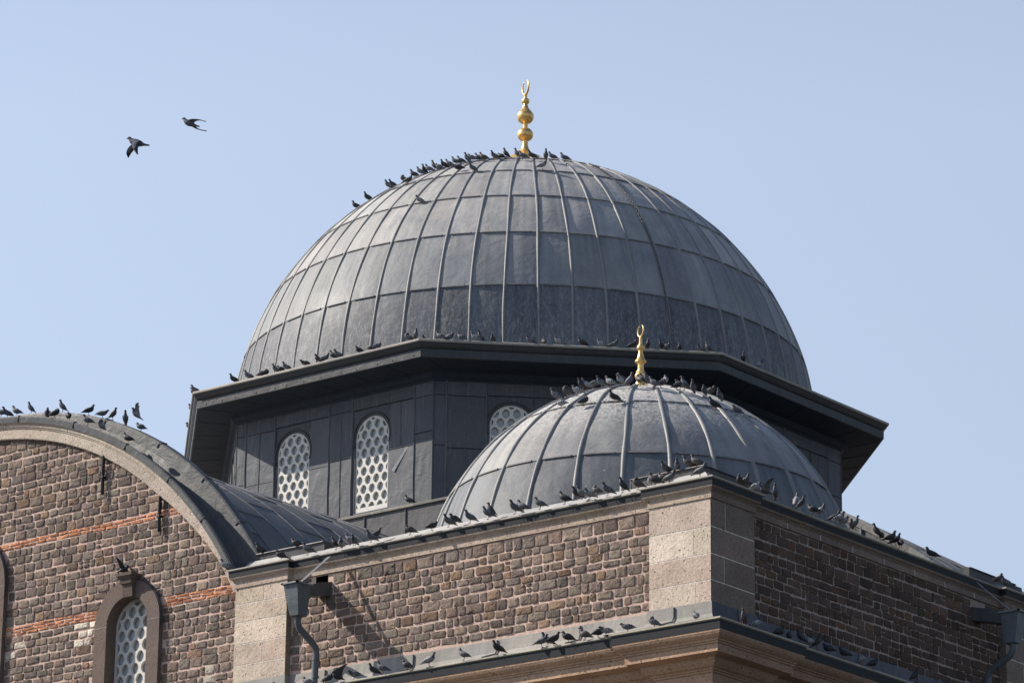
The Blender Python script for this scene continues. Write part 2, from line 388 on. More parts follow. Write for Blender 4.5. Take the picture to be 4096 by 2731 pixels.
mb = MB(); octring(mb, [(10.49, 30.165), (9.48, 30.10)], 9, (.045, .044, .042), ja=.12)
octring(mb, [(9.48, 30.10), (9.46, 30.03), (9.40, 29.96), (9.33, 29.93), (9.27, 29.86), (9.25, 29.86)], 5, (.05, .05, .05))
for k in range(8):
    for q in range(6):
        a = octv(10.4, k, 30.158).lerp(octv(10.4, k + 1, 30.158), (q + .1) / 6); b = octv(9.6, k, 30.105).lerp(octv(9.6, k + 1, 30.105), (q + .35) / 6)
        mb.tube([a, b], .012, 5, (.09, .075, .06))
part(mb, 'eave_soffit', M['soffit'])

AP = 9.26 * cos(R_(22.5))
def facemap(k):
    a = R_(45 * (k - 1)) ; a = R_(-45 + 45 * k); n_ = Vector((sin(a), -cos(a), 0)); t_ = Vector((cos(a), sin(a), 0))
    return lambda s, z, d: n_ * (AP + d) + t_ * s + Vector((0, 0, z))
def arch_outline(cx, zs, r, zb, n=18):
    return [(cx - r, zb), (cx + r, zb)] + [(cx + r * cos(pi * i / n), zs + r * sin(pi * i / n)) for i in range(n + 1)]
def tess(mb, fn, outer, holes, d, col, mi=0):
    loops = [[Vector((p[0], p[1], 0)) for p in outer]] + [[Vector((p[0], p[1], 0)) for p in h] for h in holes]
    flat = [p for l_ in loops for p in l_]
    tris = tessellate_polygon(loops); fs = []
    for t in tris:
        a, b, c = (flat[i] for i in t)
        if (b - a).cross(c - a).z < 0: t = (t[0], t[2], t[1])
        fs.append(t)
    mb.add([fn(p.x, p.y, d) for p in flat], fs, col, mi)
def wallstrip(mb, fn, loop, d0, d1, col, mi=0):
    n = len(loop)
    for i in range(n):
        a, b = loop[i], loop[(i + 1) % n]
        mb.quad(fn(*a, d0), fn(*a, d1), fn(*b, d1), fn(*b, d0), col, mi)
def clip(poly, cl):
    out_ = poly
    for i in range(len(cl)):
        a = cl[i]; b = cl[(i + 1) % len(cl)]; inp = out_; out_ = []
        if not inp: return []
        side = lambda p: (b[0] - a[0]) * (p[1] - a[1]) - (b[1] - a[1]) * (p[0] - a[0])
        for j in range(len(inp)):
            p, q = inp[j], inp[(j + 1) % len(inp)]; sp_, sq = side(p), side(q)
            if sp_ >= 0: out_.append(p)
            if (sp_ >= 0) != (sq >= 0):
                t = sp_ / (sp_ - sq); out_.append((p[0] + (q[0] - p[0]) * t, p[1] + (q[1] - p[1]) * t))
    return out_
def area(p): return .5 * sum(p[i][0] * p[(i + 1) % len(p)][1] - p[(i + 1) % len(p)][0] * p[i][1] for i in range(len(p)))
def lattice_window(fn, cx, zs, r, zb, d_front, pitch=.30, hr=.112, sill=.13, thick=.07, label=None, gap=.045):
    outer = arch_outline(cx, zs, r, zb); inner = arch_outline(cx, zs, r - gap, zb + sill)
    holes = []; rowp = pitch * .866; nrow = int((zs + r - zb) / rowp) + 2
    for j in range(nrow):
        z = zb + sill + j * rowp
        for i in range(-6, 7):
            x = cx + (i + (.5 if j % 2 else 0)) * pitch
            hp = []
            for a in range(18):
                t = 2 * pi * a / 18 + pi / 2; e = hr * (1 + .20 * max(0, abs(sin(t)) - .72) / .28)
                hp.append((x + e * cos(t), z + e * sin(t)))
            h = clip(hp, inner)
            if len(h) > 2 and area(h) > .0022:
                # remove near-duplicate points
                hh = [h[0]]
                for p in h[1:]:
                    if (p[0] - hh[-1][0]) ** 2 + (p[1] - hh[-1][1]) ** 2 > 1e-6: hh.append(p)
                if (hh[0][0] - hh[-1][0]) ** 2 + (hh[0][1] - hh[-1][1]) ** 2 < 1e-6: hh.pop()
                if len(hh) > 2: holes.append(hh)
    mb = MB(); tess(mb, fn, outer, holes, d_front, (.75, .74, .7)); wallstrip(mb, fn, outer, d_front - thick, d_front, (.75, .74, .7))
    for h in holes: wallstrip(mb, fn, h[::-1], d_front - thick, d_front, (.75, .74, .7))
    o = part(mb, 'window', M['white'], label=label)
    g = MB(); tess(g, fn, outer, [], d_front - thick - .015, (.3, .3, .3)); part(g, 'pane', M['glass'], parent=o)
    return o
ZD0, ZWB, ZWS, WR = 26.20, 26.63, 28.71, .59
for k in range(8):
    fn = facemap(k); hw = 9.26 * sin(R_(22.5)); mb = MB()
    holes = [arch_outline(c_, ZWS, WR, ZWB, 16) for c_ in (-1.44, 1.40)]
    tess(mb, fn, [(-hw, ZD0), (hw, ZD0), (hw, 30.05), (-hw, 30.05)], holes, 0, jit((.085, .089, .096), .05))
    for h in holes: wallstrip(mb, fn, h[::-1], -.2, 0, (.07, .073, .076))
    # slightly proud sheets between the rolls
    def sheet(s0, s1, z0, z1):
        c = jit((.092, .096, .104), .14, .03); d = random.uniform(.016, .026)
        nn = 5; P_ = [fn(s0 + (s1 - s0) * a / nn, z0 + (z1 - z0) * b / nn, d + (.012 * sin(pi * a / nn) * sin(pi * b / nn) * random.uniform(-.3, 1))) for b in range(nn + 1) for a in range(nn + 1)]
        mb.add(P_, [(b * (nn + 1) + a, b * (nn + 1) + a + 1, (b + 1) * (nn + 1) + a + 1, (b + 1) * (nn + 1) + a) for b in range(nn) for a in range(nn)], c)
        mb.tube([fn(s0, z0 + .006 * random.uniform(-1, 1), d + .002), fn((s0 + s1) / 2, z0 + .006, d + .002), fn(s1, z0 + .01 * random.uniform(-1, 1), d + .002)], .011, 5, (.022, .023, .025))
        mb.add([fn(s0, z0, d), fn(s1, z0, d), fn(s1, z0, 0), fn(s0, z0, 0)], [(0, 3, 2, 1)], (.07, .07, .07))
    cols_ = [-hw, -3.2, -2.12, -.13, .70, 2.9, hw]
    for a in (0, 1, 3, 5):
        s0, s1 = cols_[a], cols_[a + 1]
        if a == 1: continue
        zz = [ZD0, 28.1 + .08 * a, 29.5, 30.0] if a != 3 else [ZD0, 28.22, 29.55, 30.0]
        for b in range(3): sheet(s0 + .01, s1 - .01, zz[b], zz[b + 1] - .006)
    for s0, s1, z0 in ((-3.19, -2.13, ZD0), ):
        sheet(s0, s1, ZD0, 28.02); sheet(s0, s1, 28.03, 29.48); sheet(s0, s1, 29.49, 30.0)
    sheet(2.03, 2.89, ZD0, 28.2); sheet(2.03, 2.89, 28.21, 29.5); sheet(-.83, -.14, ZD0, 28.12); sheet(-.83, -.14, 28.13, 29.52)
    sheet(-2.11, -.15, 29.53, 30.0); sheet(.71, 2.89, 29.53, 30.0)
    for s_ in (-3.2, -2.12, -.13, .70, 2.9):
        mb.tube([fn(s_ + .008 * sin(z * 5), z, .012) for z in [ZD0 + (29.95 - ZD0) * i / 14 for i in range(15)]], .034, 6, jit((.10, .105, .112), .1))
    for s_, z0_ in ((-2.68, ZD0), (2.42, 28.3), (.30, ZD0)):
        mb.tube([fn(s_ + .006 * sin(z * 4), z, .016) for z in [z0_ + (29.5 - z0_) * i / 10 for i in range(11)]], .020, 6, jit((.09, .095, .10), .1))
    for s_ in (-.84, 2.02): mb.tube([fn(s_, z, .01) for z in (29.35, 29.6, 29.95)], .022, 6, (.07, .073, .076))
    mb.tube([fn(-hw, 27, 0) + Vector((0, 0, -.8)), fn(-hw, 30, 0)], .035, 6, (.07, .073, .076))
    if k == 1:
        pts = [fn(2.15, 27.62, .05), fn(2.24, 27.56, .05), fn(2.72, 28.2, .02), fn(2.66, 28.24, .02)]
        mb.add(pts + [p - Vector((0, -.012, 0)) for p in pts], [(0, 1, 2, 3), (0, 4, 5, 1), (1, 5, 6, 2), (3, 2, 6, 7)], (.22, .22, .22))
    part(mb, 'drum_wall', M['lead_drum'], False)
    if k in (0, 1, 2, 3, 4):
        for c_ in (-1.44, 1.40):
            wo = lattice_window(fn, c_, ZWS, WR - .004, ZWB + .004, -.03, .295, .108)
            am = MB(); am.tube([fn(c_ + (WR + .07) * cos(a_), ZWS + (WR + .07) * sin(a_), .01) for a_ in [pi * (-.12 + 1.24 * i / 18) for i in range(19)]], .03, 6, (.06, .06, .06))
            part(am, 'window_hood', M['leadtrim'], True, parent=wo)

# --- square base block under the drum
mb = MB(); mb.box(-9.4, -9.4, 19.5, 9.4, 9.4, 26.17, (.078, .08, .085))
x = -8.0
while x < 9.3:
    mb.tube([(x, -9.405, 20.5), (x, -9.405, 26.18)], .03, 6, (.08, .08, .08)); mb.tube([(9.405, x, 20.5), (9.405, x, 26.18)], .03, 6, (.17, .17, .17)); x += 1.42
part(mb, 'drum_base', M['lead'])
mb = MB(); sweep(mb, [(-9.4, 9.4), (-9.4, -9.4), (9.4, -9.4), (9.4, 9.4)], [(-1.6, 26.34), (.04, 26.27), (.055, 26.25), (.055, 26.20), (0, 26.18)], lambda: jit((.18, .175, .155), .2), seg=1.5)
part(mb, 'base_ledge', M['lip'])

# --- left barrel vault, behind the arched gable
GC = (.46, 15.78)
def vfn(u, v, off):
    a = R_(v); r_ = 9.88 + off; return Vector((GC[0] + r_ * cos(a), u, GC[1] + r_ * sin(a)))
mb = MB(); us = [-21.6, -20.95] + [-20.95 + 1.05 * k for k in range(1, 12)]
def vs_left(k):
    o = 5 if k % 2 else 0; return [31] + [38 + o + 11 * i for i in range(10)] + [151]
panel_surface(vfn, us, vs_left, (.145, .15, .157), mb, 4, 5, .018, .010, .13)
vault = part(mb, 'vault_roof', M['lead'], True, sharp=35)
mr = MB(); rolls(vfn, us, 31, 149, .036, (.11, .114, .12), mr, 60); part(mr, 'rolled_seams', M['leadtrim'], True, parent=vault)
# --- arched gable: stone band, lead flashing and raised rib
def ridge_extra(a):
    d = abs(90 - math.degrees(a)); return .20 * min(1, d / 45)
def band_extra(a): return .28 * max(0, min(1, (50 - min(math.degrees(a), 180 - math.degrees(a))) / 20))
def arc(mb, prof, colfn, n=64, seg=6, zlow=20.9):
    for i in range(n):
        if i % seg == 0: c = colfn()
        for j in range(len(prof) - 1):
            def pt(q, t):
                y, r_ = prof[q][:2]; a0 = asin((zlow - GC[1]) / r_); a = a0 + (pi - 2 * a0) * t
                if len(prof[q]) > 2: r_ += ridge_extra(a) * prof[q][2] if prof[q][2] > 0 else band_extra(a)
                return (GC[0] + r_ * cos(a), y, GC[1] + r_ * sin(a))
            mb.quad(pt(j, i / n), pt(j, (i + 1) / n), pt(j + 1, (i + 1) / n), pt(j + 1, i / n), c)
TUFF = (.47, .40, .335)
mb = MB(); arc(mb, [(-22.10, 9.62, -1), (-22.23, 9.62, -1), (-22.24, 9.64, -1), (-22.24, 9.86), (-22.26, 9.875), (-22.26, 9.90), (-22.285, 9.915), (-22.285, 9.965), (-22.30, 9.98), (-22.32, 10.01)][::1], lambda: jit(TUFF, .07), 96, 9, 20.45)
part(mb, 'gable_moulding', M['tuff'])
mb = MB(); arc(mb, [(-22.34, 10.00), (-22.355, 10.13), (-22.33, 10.165), (-22.27, 10.16), (-22.16, 10.10), (-22.06, 10.06), (-21.90, 10.03), (-21.80, 10.06), (-21.755, 10.14, .5), (-21.74, 10.31, 1), (-21.72, 10.35, 1), (-21.68, 10.365, 1), (-21.52, 10.365, 1), (-21.48, 10.34, 1), (-21.46, 10.27, .8), (-21.43, 10.05), (-21.36, 9.93), (-21.2, 9.86)], lambda: jit((.085, .088, .092), .12), 120, 7, 20.86)
for a_ in (38, 47, 57, 68, 79, 91, 104):
    for y0, y1, rr in ((-22.35, -22.25, 10.175), (-21.75, -21.5, 10.375)):
        a = R_(a_ + (2 if y0 < -22 else 0)); rr += ridge_extra(a) if y0 > -22 else 0; mb.tube([(GC[0] + (rr - .16) * cos(a), y0 - .006, GC[1] + (rr - .16) * sin(a)), (GC[0] + rr * cos(a), y0, GC[1] + rr * sin(a)), (GC[0] + rr * cos(a), y1, GC[1] + rr * sin(a))], .014, 4, (.1, .1, .1))
part(mb, 'gable_flashing', M['leadtrim'], True, sharp=40)

# --- right half-vault beyond the small dome
def qfn(u, v, off):
    a = R_(v); r_ = 17 + off; return Vector((9.2 + r_ * cos(a), u, 8.75 + r_ * sin(a) - .03 * (u + 9.4)))
mb = MB(); us = [-9.3 + 1.05 * k for k in range(19)]
panel_surface(qfn, us, lambda k: [39, 50 + 2 * (k % 2), 57 + 2 * (k % 2), 64, 71, 78, 89], (.12, .123, .127), mb, 4, 5, .02, .012, .12)
qv = part(mb, 'half_vault_roof', M['lead'], True, sharp=35)
mr = MB(); rolls(qfn, us, 39, 89, .045, (.15, .15, .15), mr, 30); part(mr, 'rolled_seams', M['leadtrim'], True, parent=qv)
mb = MB(); n = 30
for i in range(n):
    a, b = R_(90 - 50 * i / n), R_(90 - 50 * (i + 1) / n)
    A = [(9.2 + (17 + o) * cos(a), y, 8.75 + (17 + o) * sin(a)) for y, o in ((-9.44, -.13), (-9.46, .0), (-9.42, .05), (-9.2, .06))]
    B = [(9.2 + (17 + o) * cos(b), y, 8.75 + (17 + o) * sin(b)) for y, o in ((-9.44, -.13), (-9.46, .0), (-9.42, .05), (-9.2, .06))]
    for j in range(3): mb.quad(A[j], B[j], B[j + 1], A[j + 1], (.24, .235, .215) if i % 5 else (.17, .165, .15))
part(mb, 'half_vault_coping', M['lip'])
mb = MB()
for i in range(n):
    a, b = R_(90 - 50 * i / n), R_(90 - 50 * (i + 1) / n)
    mb.quad((9.2 + 17 * cos(a), -9.4, 20.5), (9.2 + 17 * cos(b), -9.4, 20.5), (9.2 + 17 * cos(b), -9.4, 8.75 + 16.9 * sin(b)), (9.2 + 17 * cos(a), -9.4, 8.75 + 16.9 * sin(a)), jit((.10, .103, .107), .03))
for x_ in (10.5, 12, 13.5, 15, 16.5, 17.6, 18.8, 20):
    zt = 8.75 + sqrt(17 * 17 - (x_ - 9.2) ** 2) - .1; mb.tube([(x_, -9.42, 20.6), (x_, -9.42, zt)], .035, 6, (.24, .24, .24))
part(mb, 'half_vault_end_wall', M['lead'])

# --- corner block: flat lead roof, upstands, gutters, cornices
W0, WP = 22.15, 22.296
UP = [(9.26, -21.9), (9.26, -WP), (10.80, -WP), (10.80, -W0), (20.74, -W0), (20.74, -WP), (WP, -WP), (WP, -20.74), (W0, -20.74), (W0, -10.80), (WP, -10.80), (WP, -9.26), (21.9, -9.26)]
mb = MB(); mb.box(9.3, -21.6, 20.6, 21.6, -9.3, 21.21, (.11, .113, .117))
sweep(mb, UP[1:-1], [(-.55, 21.23), (-.44, 21.21), (-.24, 21.05), (.02, 20.895), (.10, 20.885)], lambda: jit((.38, .37, .35), .1) if SEG < 5 else jit((.2, .2, .2), .1), seg=1.1)  # sun and shade put into the roof edge colour, paler on the left run
x_ = 11.6
while x_ < 20.5:
    a = [(x_, -W0 + .42, 21.15), (x_, -W0 + .2, 21.0), (x_, -W0 - .04, 20.9)]
    mb.tube(a, .028, 6, (.19, .19, .18)); mb.tube([(-p[1], -p[0], p[2]) for p in a], .028, 6, (.19, .19, .18)); x_ += 1.35
part(mb, 'corner_roof', M['lead'])
mb = MB()
for pth in ([(19.85, -21.72), (21.72, -21.72), (21.72, -19.85)], [(9.35, -21.72), (11.35, -21.72)], [(21.72, -11.35), (21.72, -9.35)]):
    mb = MB()
    sweep(mb, pth, [(-.25, 21.42), (.05, 21.405), (.055, 21.385), (.02, 21.38), (.0, 21.05)], lambda: jit((.06, .06, .06), .1))
    sweep(mb, pth, [(.0, 21.05), (.0, 20.95)], lambda: (.06, .06, .06), caps=False)
    for e in (pth[0], pth[-1]): mb.box(e[0] - .02, e[1] - .02, 20.9, e[0] + .25 * (1 if e[0] < 15 or e[1] < -15 else -1) * 0 + .02, e[1] + .3, 21.38, (.06, .06, .06))
    part(mb, 'roof_upstand', M['leadtrim'])

mb = MB(); sweep(mb, UP, [(.02, 20.905), (.12, 20.925), (.155, 20.918), (.158, 20.888), (.125, 20.872)], lambda: jit((.34, .32, .27), .18), seg=1.0)  # bright top-lit line of the gutter rim is in the colour
sweep(mb, UP, [(.125, 20.876), (.118, 20.74), (.03, 20.738)], lambda: jit((.028, .030, .035), .06), 1, seg=2.4)
part(mb, 'gutter', [M['lip'], M['board']], label='dark lead gutter around the top of the corner block')
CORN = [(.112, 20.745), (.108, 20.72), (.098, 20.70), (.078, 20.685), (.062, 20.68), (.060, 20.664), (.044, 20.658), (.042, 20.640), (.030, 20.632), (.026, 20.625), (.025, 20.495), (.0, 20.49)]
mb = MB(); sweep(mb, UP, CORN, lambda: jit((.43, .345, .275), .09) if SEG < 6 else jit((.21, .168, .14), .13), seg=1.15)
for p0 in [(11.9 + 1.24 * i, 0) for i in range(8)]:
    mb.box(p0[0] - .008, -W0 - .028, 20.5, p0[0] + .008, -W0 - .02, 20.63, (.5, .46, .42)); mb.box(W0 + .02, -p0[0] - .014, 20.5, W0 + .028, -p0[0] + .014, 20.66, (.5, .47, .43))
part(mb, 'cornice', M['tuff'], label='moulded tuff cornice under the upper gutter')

# --- piers of large tuff blocks
fl = lambda s, z, d: Vector((s, -d, z)); fr = lambda s, z, d: Vector((d, s, z))
def ashlar(mb, fn, s0, s1, d, zs, splits, base, flip=False):
    tess(mb, fn, [(s0, zs[0]), (s1, zs[0]), (s1, zs[-1]), (s0, zs[-1])], [], d - .006, (.74, .69, .62))
    for i in range(len(zs) - 1):
        cuts = [s0] + [s0 + (s1 - s0) * t for t in splits[i % len(splits)]] + [s1]
        for j in range(len(cuts) - 1):
            a, b = cuts[j], cuts[j + 1]; g = .011; za, zb = zs[i] + (g if i else 0), zs[i + 1] - g
            a2 = a + (g if j else 0); b2 = b - (g if j < len(cuts) - 2 else 0); c = jit(base, .15, .03)
            ol = [(a2, za), (b2, za), (b2, zb), (a2, zb)]
            tess(mb, fn, ol, [], d, c); wallstrip(mb, fn, ol, d - .008, d, c)
Z4 = [18.30, 18.78, 19.33, 19.90, 20.50]
mb = MB()
ashlar(mb, fl, 20.74, WP, WP, Z4, [(.75,), (), (.72,), ()], (.56, .465, .385))
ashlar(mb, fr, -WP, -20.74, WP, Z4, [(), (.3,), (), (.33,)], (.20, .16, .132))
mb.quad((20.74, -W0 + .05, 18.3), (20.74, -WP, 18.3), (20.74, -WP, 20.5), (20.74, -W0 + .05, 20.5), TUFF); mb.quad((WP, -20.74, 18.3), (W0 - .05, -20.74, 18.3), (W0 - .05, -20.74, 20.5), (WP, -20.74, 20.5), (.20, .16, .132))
part(mb, 'pier', M['tuff'], label='tuff corner pier between the sunlit and shaded walls')
mb = MB(); ashlar(mb, fl, 9.26, 10.80, WP, [18.30, 18.72, 19.2, 19.7, 20.12, 20.5], [(), (.55,), ()], (.55, .45, .365))
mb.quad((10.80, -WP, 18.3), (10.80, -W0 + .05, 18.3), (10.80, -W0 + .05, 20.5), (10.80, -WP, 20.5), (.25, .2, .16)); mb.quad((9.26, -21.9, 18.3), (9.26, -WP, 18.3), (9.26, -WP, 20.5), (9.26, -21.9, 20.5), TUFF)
part(mb, 'pier', M['tuff'], label='sunlit tuff pier between the gable and the hopper')
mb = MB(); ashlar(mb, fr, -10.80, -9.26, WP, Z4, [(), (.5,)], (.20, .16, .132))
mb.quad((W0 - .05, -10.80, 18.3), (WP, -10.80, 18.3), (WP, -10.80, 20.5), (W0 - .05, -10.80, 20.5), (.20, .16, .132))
part(mb, 'pier', M['tuff'], label='shaded tuff pier at the right edge')

# --- rubble masonry walls
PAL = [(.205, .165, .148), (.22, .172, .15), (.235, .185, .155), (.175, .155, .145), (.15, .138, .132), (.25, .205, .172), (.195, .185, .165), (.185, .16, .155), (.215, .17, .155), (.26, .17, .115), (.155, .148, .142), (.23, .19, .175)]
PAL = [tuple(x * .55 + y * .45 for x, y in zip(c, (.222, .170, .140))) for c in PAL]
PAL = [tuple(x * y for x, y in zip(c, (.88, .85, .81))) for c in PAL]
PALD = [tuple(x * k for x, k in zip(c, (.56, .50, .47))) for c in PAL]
def stone(mb, fn, d, x0, z0, x1, z1, clipper=None, excl=None, base=None, prot=.022, rnd=.028, pal=None):
    w_, h_ = x1 - x0, z1 - z0
    if w_ < .03 or h_ < .02: return
    r = min(rnd * random.uniform(.7, 1.4), w_ * .42, h_ * .42); pts = []
    for (cx, cz, a0) in ((x1 - r, z0 + r, -90), (x1 - r, z1 - r, 0), (x0 + r, z1 - r, 90), (x0 + r, z0 + r, 180)):
        dx, dz = random.uniform(-.011, .011), random.uniform(-.011, .011)
        for i in range(4):
            a = R_(a0 + 30 * i); pts.append((cx + dx + r * cos(a) + random.uniform(-.004, .004), cz + dz + r * sin(a) + random.uniform(-.004, .004)))
    nn = []
    for i in range(len(pts)):
        p, q = pts[i], pts[(i + 1) % len(pts)]; nn.append(p)
        L = math.hypot(q[0] - p[0], q[1] - p[1])
        if L > .12:
            t = random.uniform(.4, .6); nn.append((p[0] + (q[0] - p[0]) * t + random.uniform(-.007, .007), p[1] + (q[1] - p[1]) * t + random.uniform(-.007, .007)))
    pts = nn
    if clipper:
        pts = clip(pts, clipper)
        if len(pts) < 3 or area(pts) < .006: return
    n = len(pts); cx = sum(p[0] for p in pts) / n; cz = sum(p[1] for p in pts) / n
    if excl and excl(cx, cz): return
    c = base if base else random.choice(pal or PAL); c = jit(c, .3, .03)
    pr_ = prot * random.uniform(.6, 1.25); tx, tz = random.uniform(-.04, .04), random.uniform(-.04, .04)
    V_ = []
    for sc_, dd in ((1.0, -.004), (.965, .7), (.90, .97), (.45, 1.02)):
        for p in pts:
            x_, z_ = cx + (p[0] - cx) * sc_, cz + (p[1] - cz) * sc_
            k_ = dd if dd < 0 else dd * pr_ + (tx * (x_ - cx) + tz * (z_ - cz)) + (random.uniform(-.006, .005) if .5 < sc_ < .9 or sc_ < .5 else random.uniform(-.004, .004) if sc_ < 1 else 0)
            V_.append(fn(x_, z_, d + k_))
    V_.append(fn(cx, cz, d + 1.05 * pr_))
    F_ = [(k * n + i, k * n + (i + 1) % n, (k + 1) * n + (i + 1) % n, (k + 1) * n + i) for k in range(3) for i in range(n)] + [(3 * n + i, 3 * n + (i + 1) % n, 4 * n) for i in range(n)]
    mb.add(V_, F_, c, 0)
def rubble(mb, fn, d, s0, s1, z0, z1, clipper=None, excl=None, bands=(), gap=.029, hmin=.165, hmax=.245, special=None, prot=.020, pal=None):
    z = z0; wob = lambda s, zz: .012 * sin(s * 1.7 + zz * 9)
    while z < z1 - .06:
        bd = next((b for b in bands if b[0] - .1 < z < b[1] - .02), None)
        if bd:
            zb0 = z; nrows = bd[2]; hh = (bd[1] - zb0) / nrows
            for rr in range(nrows):
                s = s0 - random.uniform(0, .2)
                while s < s1:
                    w_ = random.uniform(.26, .42); y_ = wob(s, z)
                    if random.random() < .985: stone(mb, fn, d, s, zb0 + rr * hh + y_, min(s + w_, s1), zb0 + (rr + 1) * hh - .026 + y_, clipper, excl, random.choice([(.50, .215, .11), (.46, .20, .11), (.53, .24, .125)]), .016, .010)
                    s += w_ + .024
            z = bd[1] + .01; continue
        h = random.uniform(hmin, hmax)
        nb = next((b for b in bands if z < b[0] and z + h > b[0] - .11), None)
        if nb: h = max(.1, nb[0] - z)
        if z + h > z1 - .09: h = z1 - z
        s = s0 - random.uniform(0, .25)
        while s < s1:
            w_ = random.choice([random.uniform(.12, .2), random.uniform(.22, .32), random.uniform(.26, .38), random.uniform(.32, .48), random.uniform(.24, .34)])
            y_ = wob(s, z); a = max(s, s0); b = min(s + w_, s1)
            col = special(s + w_ / 2, z + h / 2) if special else None
            if b - a > .05:
                if h > .19 and w_ < .26 and random.random() < .12:
                    m_ = z + h * random.uniform(.42, .58); stone(mb, fn, d, a, z + y_, b, m_ - gap / 2 + y_, clipper, excl, col, prot, pal=pal); stone(mb, fn, d, a, m_ + gap / 2 + y_, b, z + h - gap + y_, clipper, excl, col, prot, pal=pal)
                else: stone(mb, fn, d, a, z + y_, b, z + h - gap + y_ + random.uniform(-.008, .008), clipper, excl, col, prot, pal=pal)
            s += w_ + gap * random.uniform(.7, 1.3)
        z += h
MORT = (.56, .41, .345)
# window of the gable
WCX, WZS, WRI, WRO = 5.86, 20.20, .645, 1.03
MCX, MZS, MRI, MRO = .3, 21.70, 1.0, 1.48
GD = 22.13
gclip = [(-8.4, 18.3), (9.26, 18.3)] + [(GC[0] + (9.66 + band_extra(a)) * cos(a), GC[1] + (9.66 + band_extra(a)) * sin(a)) for a in [R_(24.5 + 131 * i / 60) for i in range(61)]]
gclip = [p for p in gclip if p[1] >= 18.29]
def inwin(x_, z_, m_=.02):
    for c_, zs_, r_ in ((WCX, WZS, WRO), (MCX, MZS, MRO), (2 * .3 - WCX, WZS, WRO)):
        if (abs(x_ - c_) < r_ - m_ and z_ < zs_) or math.hypot(x_ - c_, z_ - zs_) < r_ - m_: return True
    return abs(x_ - 6.0) < .2 and 21.0 < z_ < 21.3
mb = MB()
hol = [arch_outline(c_, zs_, r_ + .1, 18.35, 20) for c_, zs_, r_ in ((WCX, WZS, WRI), (MCX, MZS, MRI), (.6 - WCX, WZS, WRI))]
gout = [(-9.26, 18.3), (9.26, 18.3)] + [(GC[0] + 10.1 * cos(a), GC[1] + 10.1 * sin(a)) for a in [R_(28 + 124 * i / 48) for i in range(49)]]
tess(mb, fl, gout, hol, GD, MORT, 1)
def spec(x_, z_):
    for a, b, c_, d_ in ((4.25, 4.9, 20.22, 20.45), (4.1, 4.75, 19.98, 20.2), (2.0, 2.5, 20.15, 20.35), (1.6, 2.1, 19.9, 20.12), (8.3, 8.55, 18.6, 18.9)):
        if a < x_ < b and c_ < z_ < d_: return (.62, .55, .46)
    return None
rubble(mb, fl, GD, -9.2, 9.24, 18.32, 25.6, gclip, inwin, [(20.46, 20.69, 3), (22.60, 22.77, 2)], special=spec)
part(mb, 'arched_gable_wall', [M['stone'], M['mortar']], True, label='sunlit rubble gable wall banded with orange brick')
# corner block walls
mb = MB(); hole = [[(11.50, 20.29), (11.86, 20.29), (11.86, 20.47), (11.50, 20.47)]]
tess(mb, fl, [(10.75, 18.25), (20.8, 18.25), (20.8, 20.55), (10.75, 20.55)], hole, W0 - .02, MORT, 1)
rubble(mb, fl, W0 - .02, 10.82, 20.73, 18.42, 20.49, None, lambda x_, z_: 11.42 < x_ < 11.92 and z_ > 20.26, gap=.030)
part(mb, 'wall', [M['stone'], M['mortar']], True, label='sunlit rubble wall of the corner block')
mb = MB(); wallstrip(mb, fl, hole[0][::-1], W0 - .5, W0 - .02, (.1, .1, .1)); tess(mb, fl, hole[0], [], W0 - .5, (.01, .01, .01))
part(mb, 'outlet', M['dark'])
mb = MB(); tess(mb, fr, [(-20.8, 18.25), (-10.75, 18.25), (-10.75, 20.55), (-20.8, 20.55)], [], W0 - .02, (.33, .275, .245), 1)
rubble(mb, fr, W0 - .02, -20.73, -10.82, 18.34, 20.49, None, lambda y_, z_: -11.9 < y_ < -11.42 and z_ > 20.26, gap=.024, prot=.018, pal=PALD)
part(mb, 'wall', [M['stone'], M['mortar']], True, label='shaded rubble wall of the corner block')

# --- gable windows
def surround(cx, zs, ri, ro, zb, label=None):
    mb = MB(); c = (.150, .114, .098)
    o = arch_outline(cx, zs, ro, zb, 24); i_ = arch_outline(cx, zs, ri, zb, 24)
    a_ = [(cx - ro, zb)] + [(cx - ro * cos(pi * k / 24), zs + ro * sin(pi * k / 24)) for k in range(25)] + [(cx + ro, zb)]
    b_ = [(cx - ri, zb)] + [(cx - ri * cos(pi * k / 24), zs + ri * sin(pi * k / 24)) for k in range(25)] + [(cx + ri, zb)]
    for k in range(len(a_) - 1):
        cc = jit(c, .0); F = GD + .13
        mb.quad(fl(*a_[k], F), fl(*b_[k], F), fl(*b_[k + 1], F), fl(*a_[k + 1], F), cc)
        mb.quad(fl(*b_[k], F), fl(*b_[k], GD - .32), fl(*b_[k + 1], GD - .32), fl(*b_[k + 1], F), cc)
        mb.quad(fl(*a_[k], GD - .05), fl(*a_[k], F), fl(*a_[k + 1], F), fl(*a_[k + 1], GD - .05), cc)
    for s_ in (-1, 1):
        x0, x1 = sorted((cx + s_ * ri * .99, cx + s_ * ro)); mb.box(x0, -(GD + .133), zs - .012, x1, -(GD + .12), zs + .004, (.3, .26, .23))
    # thin drip edge over the arch
    mb.tube([fl(cx + (ro + .012) * cos(t), zs + (ro + .012) * sin(t), GD + .1) for t in [pi * (.5 - .56 * k / 20) for k in range(21)]], .022, 6, (.05, .05, .055))
    part(mb, 'window_surround', M['tuff2'], label=label)
M['tuff2'] = stone_mat('brown_dressed_stone', .35, .15, .10, 40)
surround(WCX, WZS, WRI, WRO, 18.3, 'brown stone surround of the small gable window')
surround(MCX, MZS, MRI, MRO, 18.3); surround(.6 - WCX, WZS, WRI, WRO, 18.3)
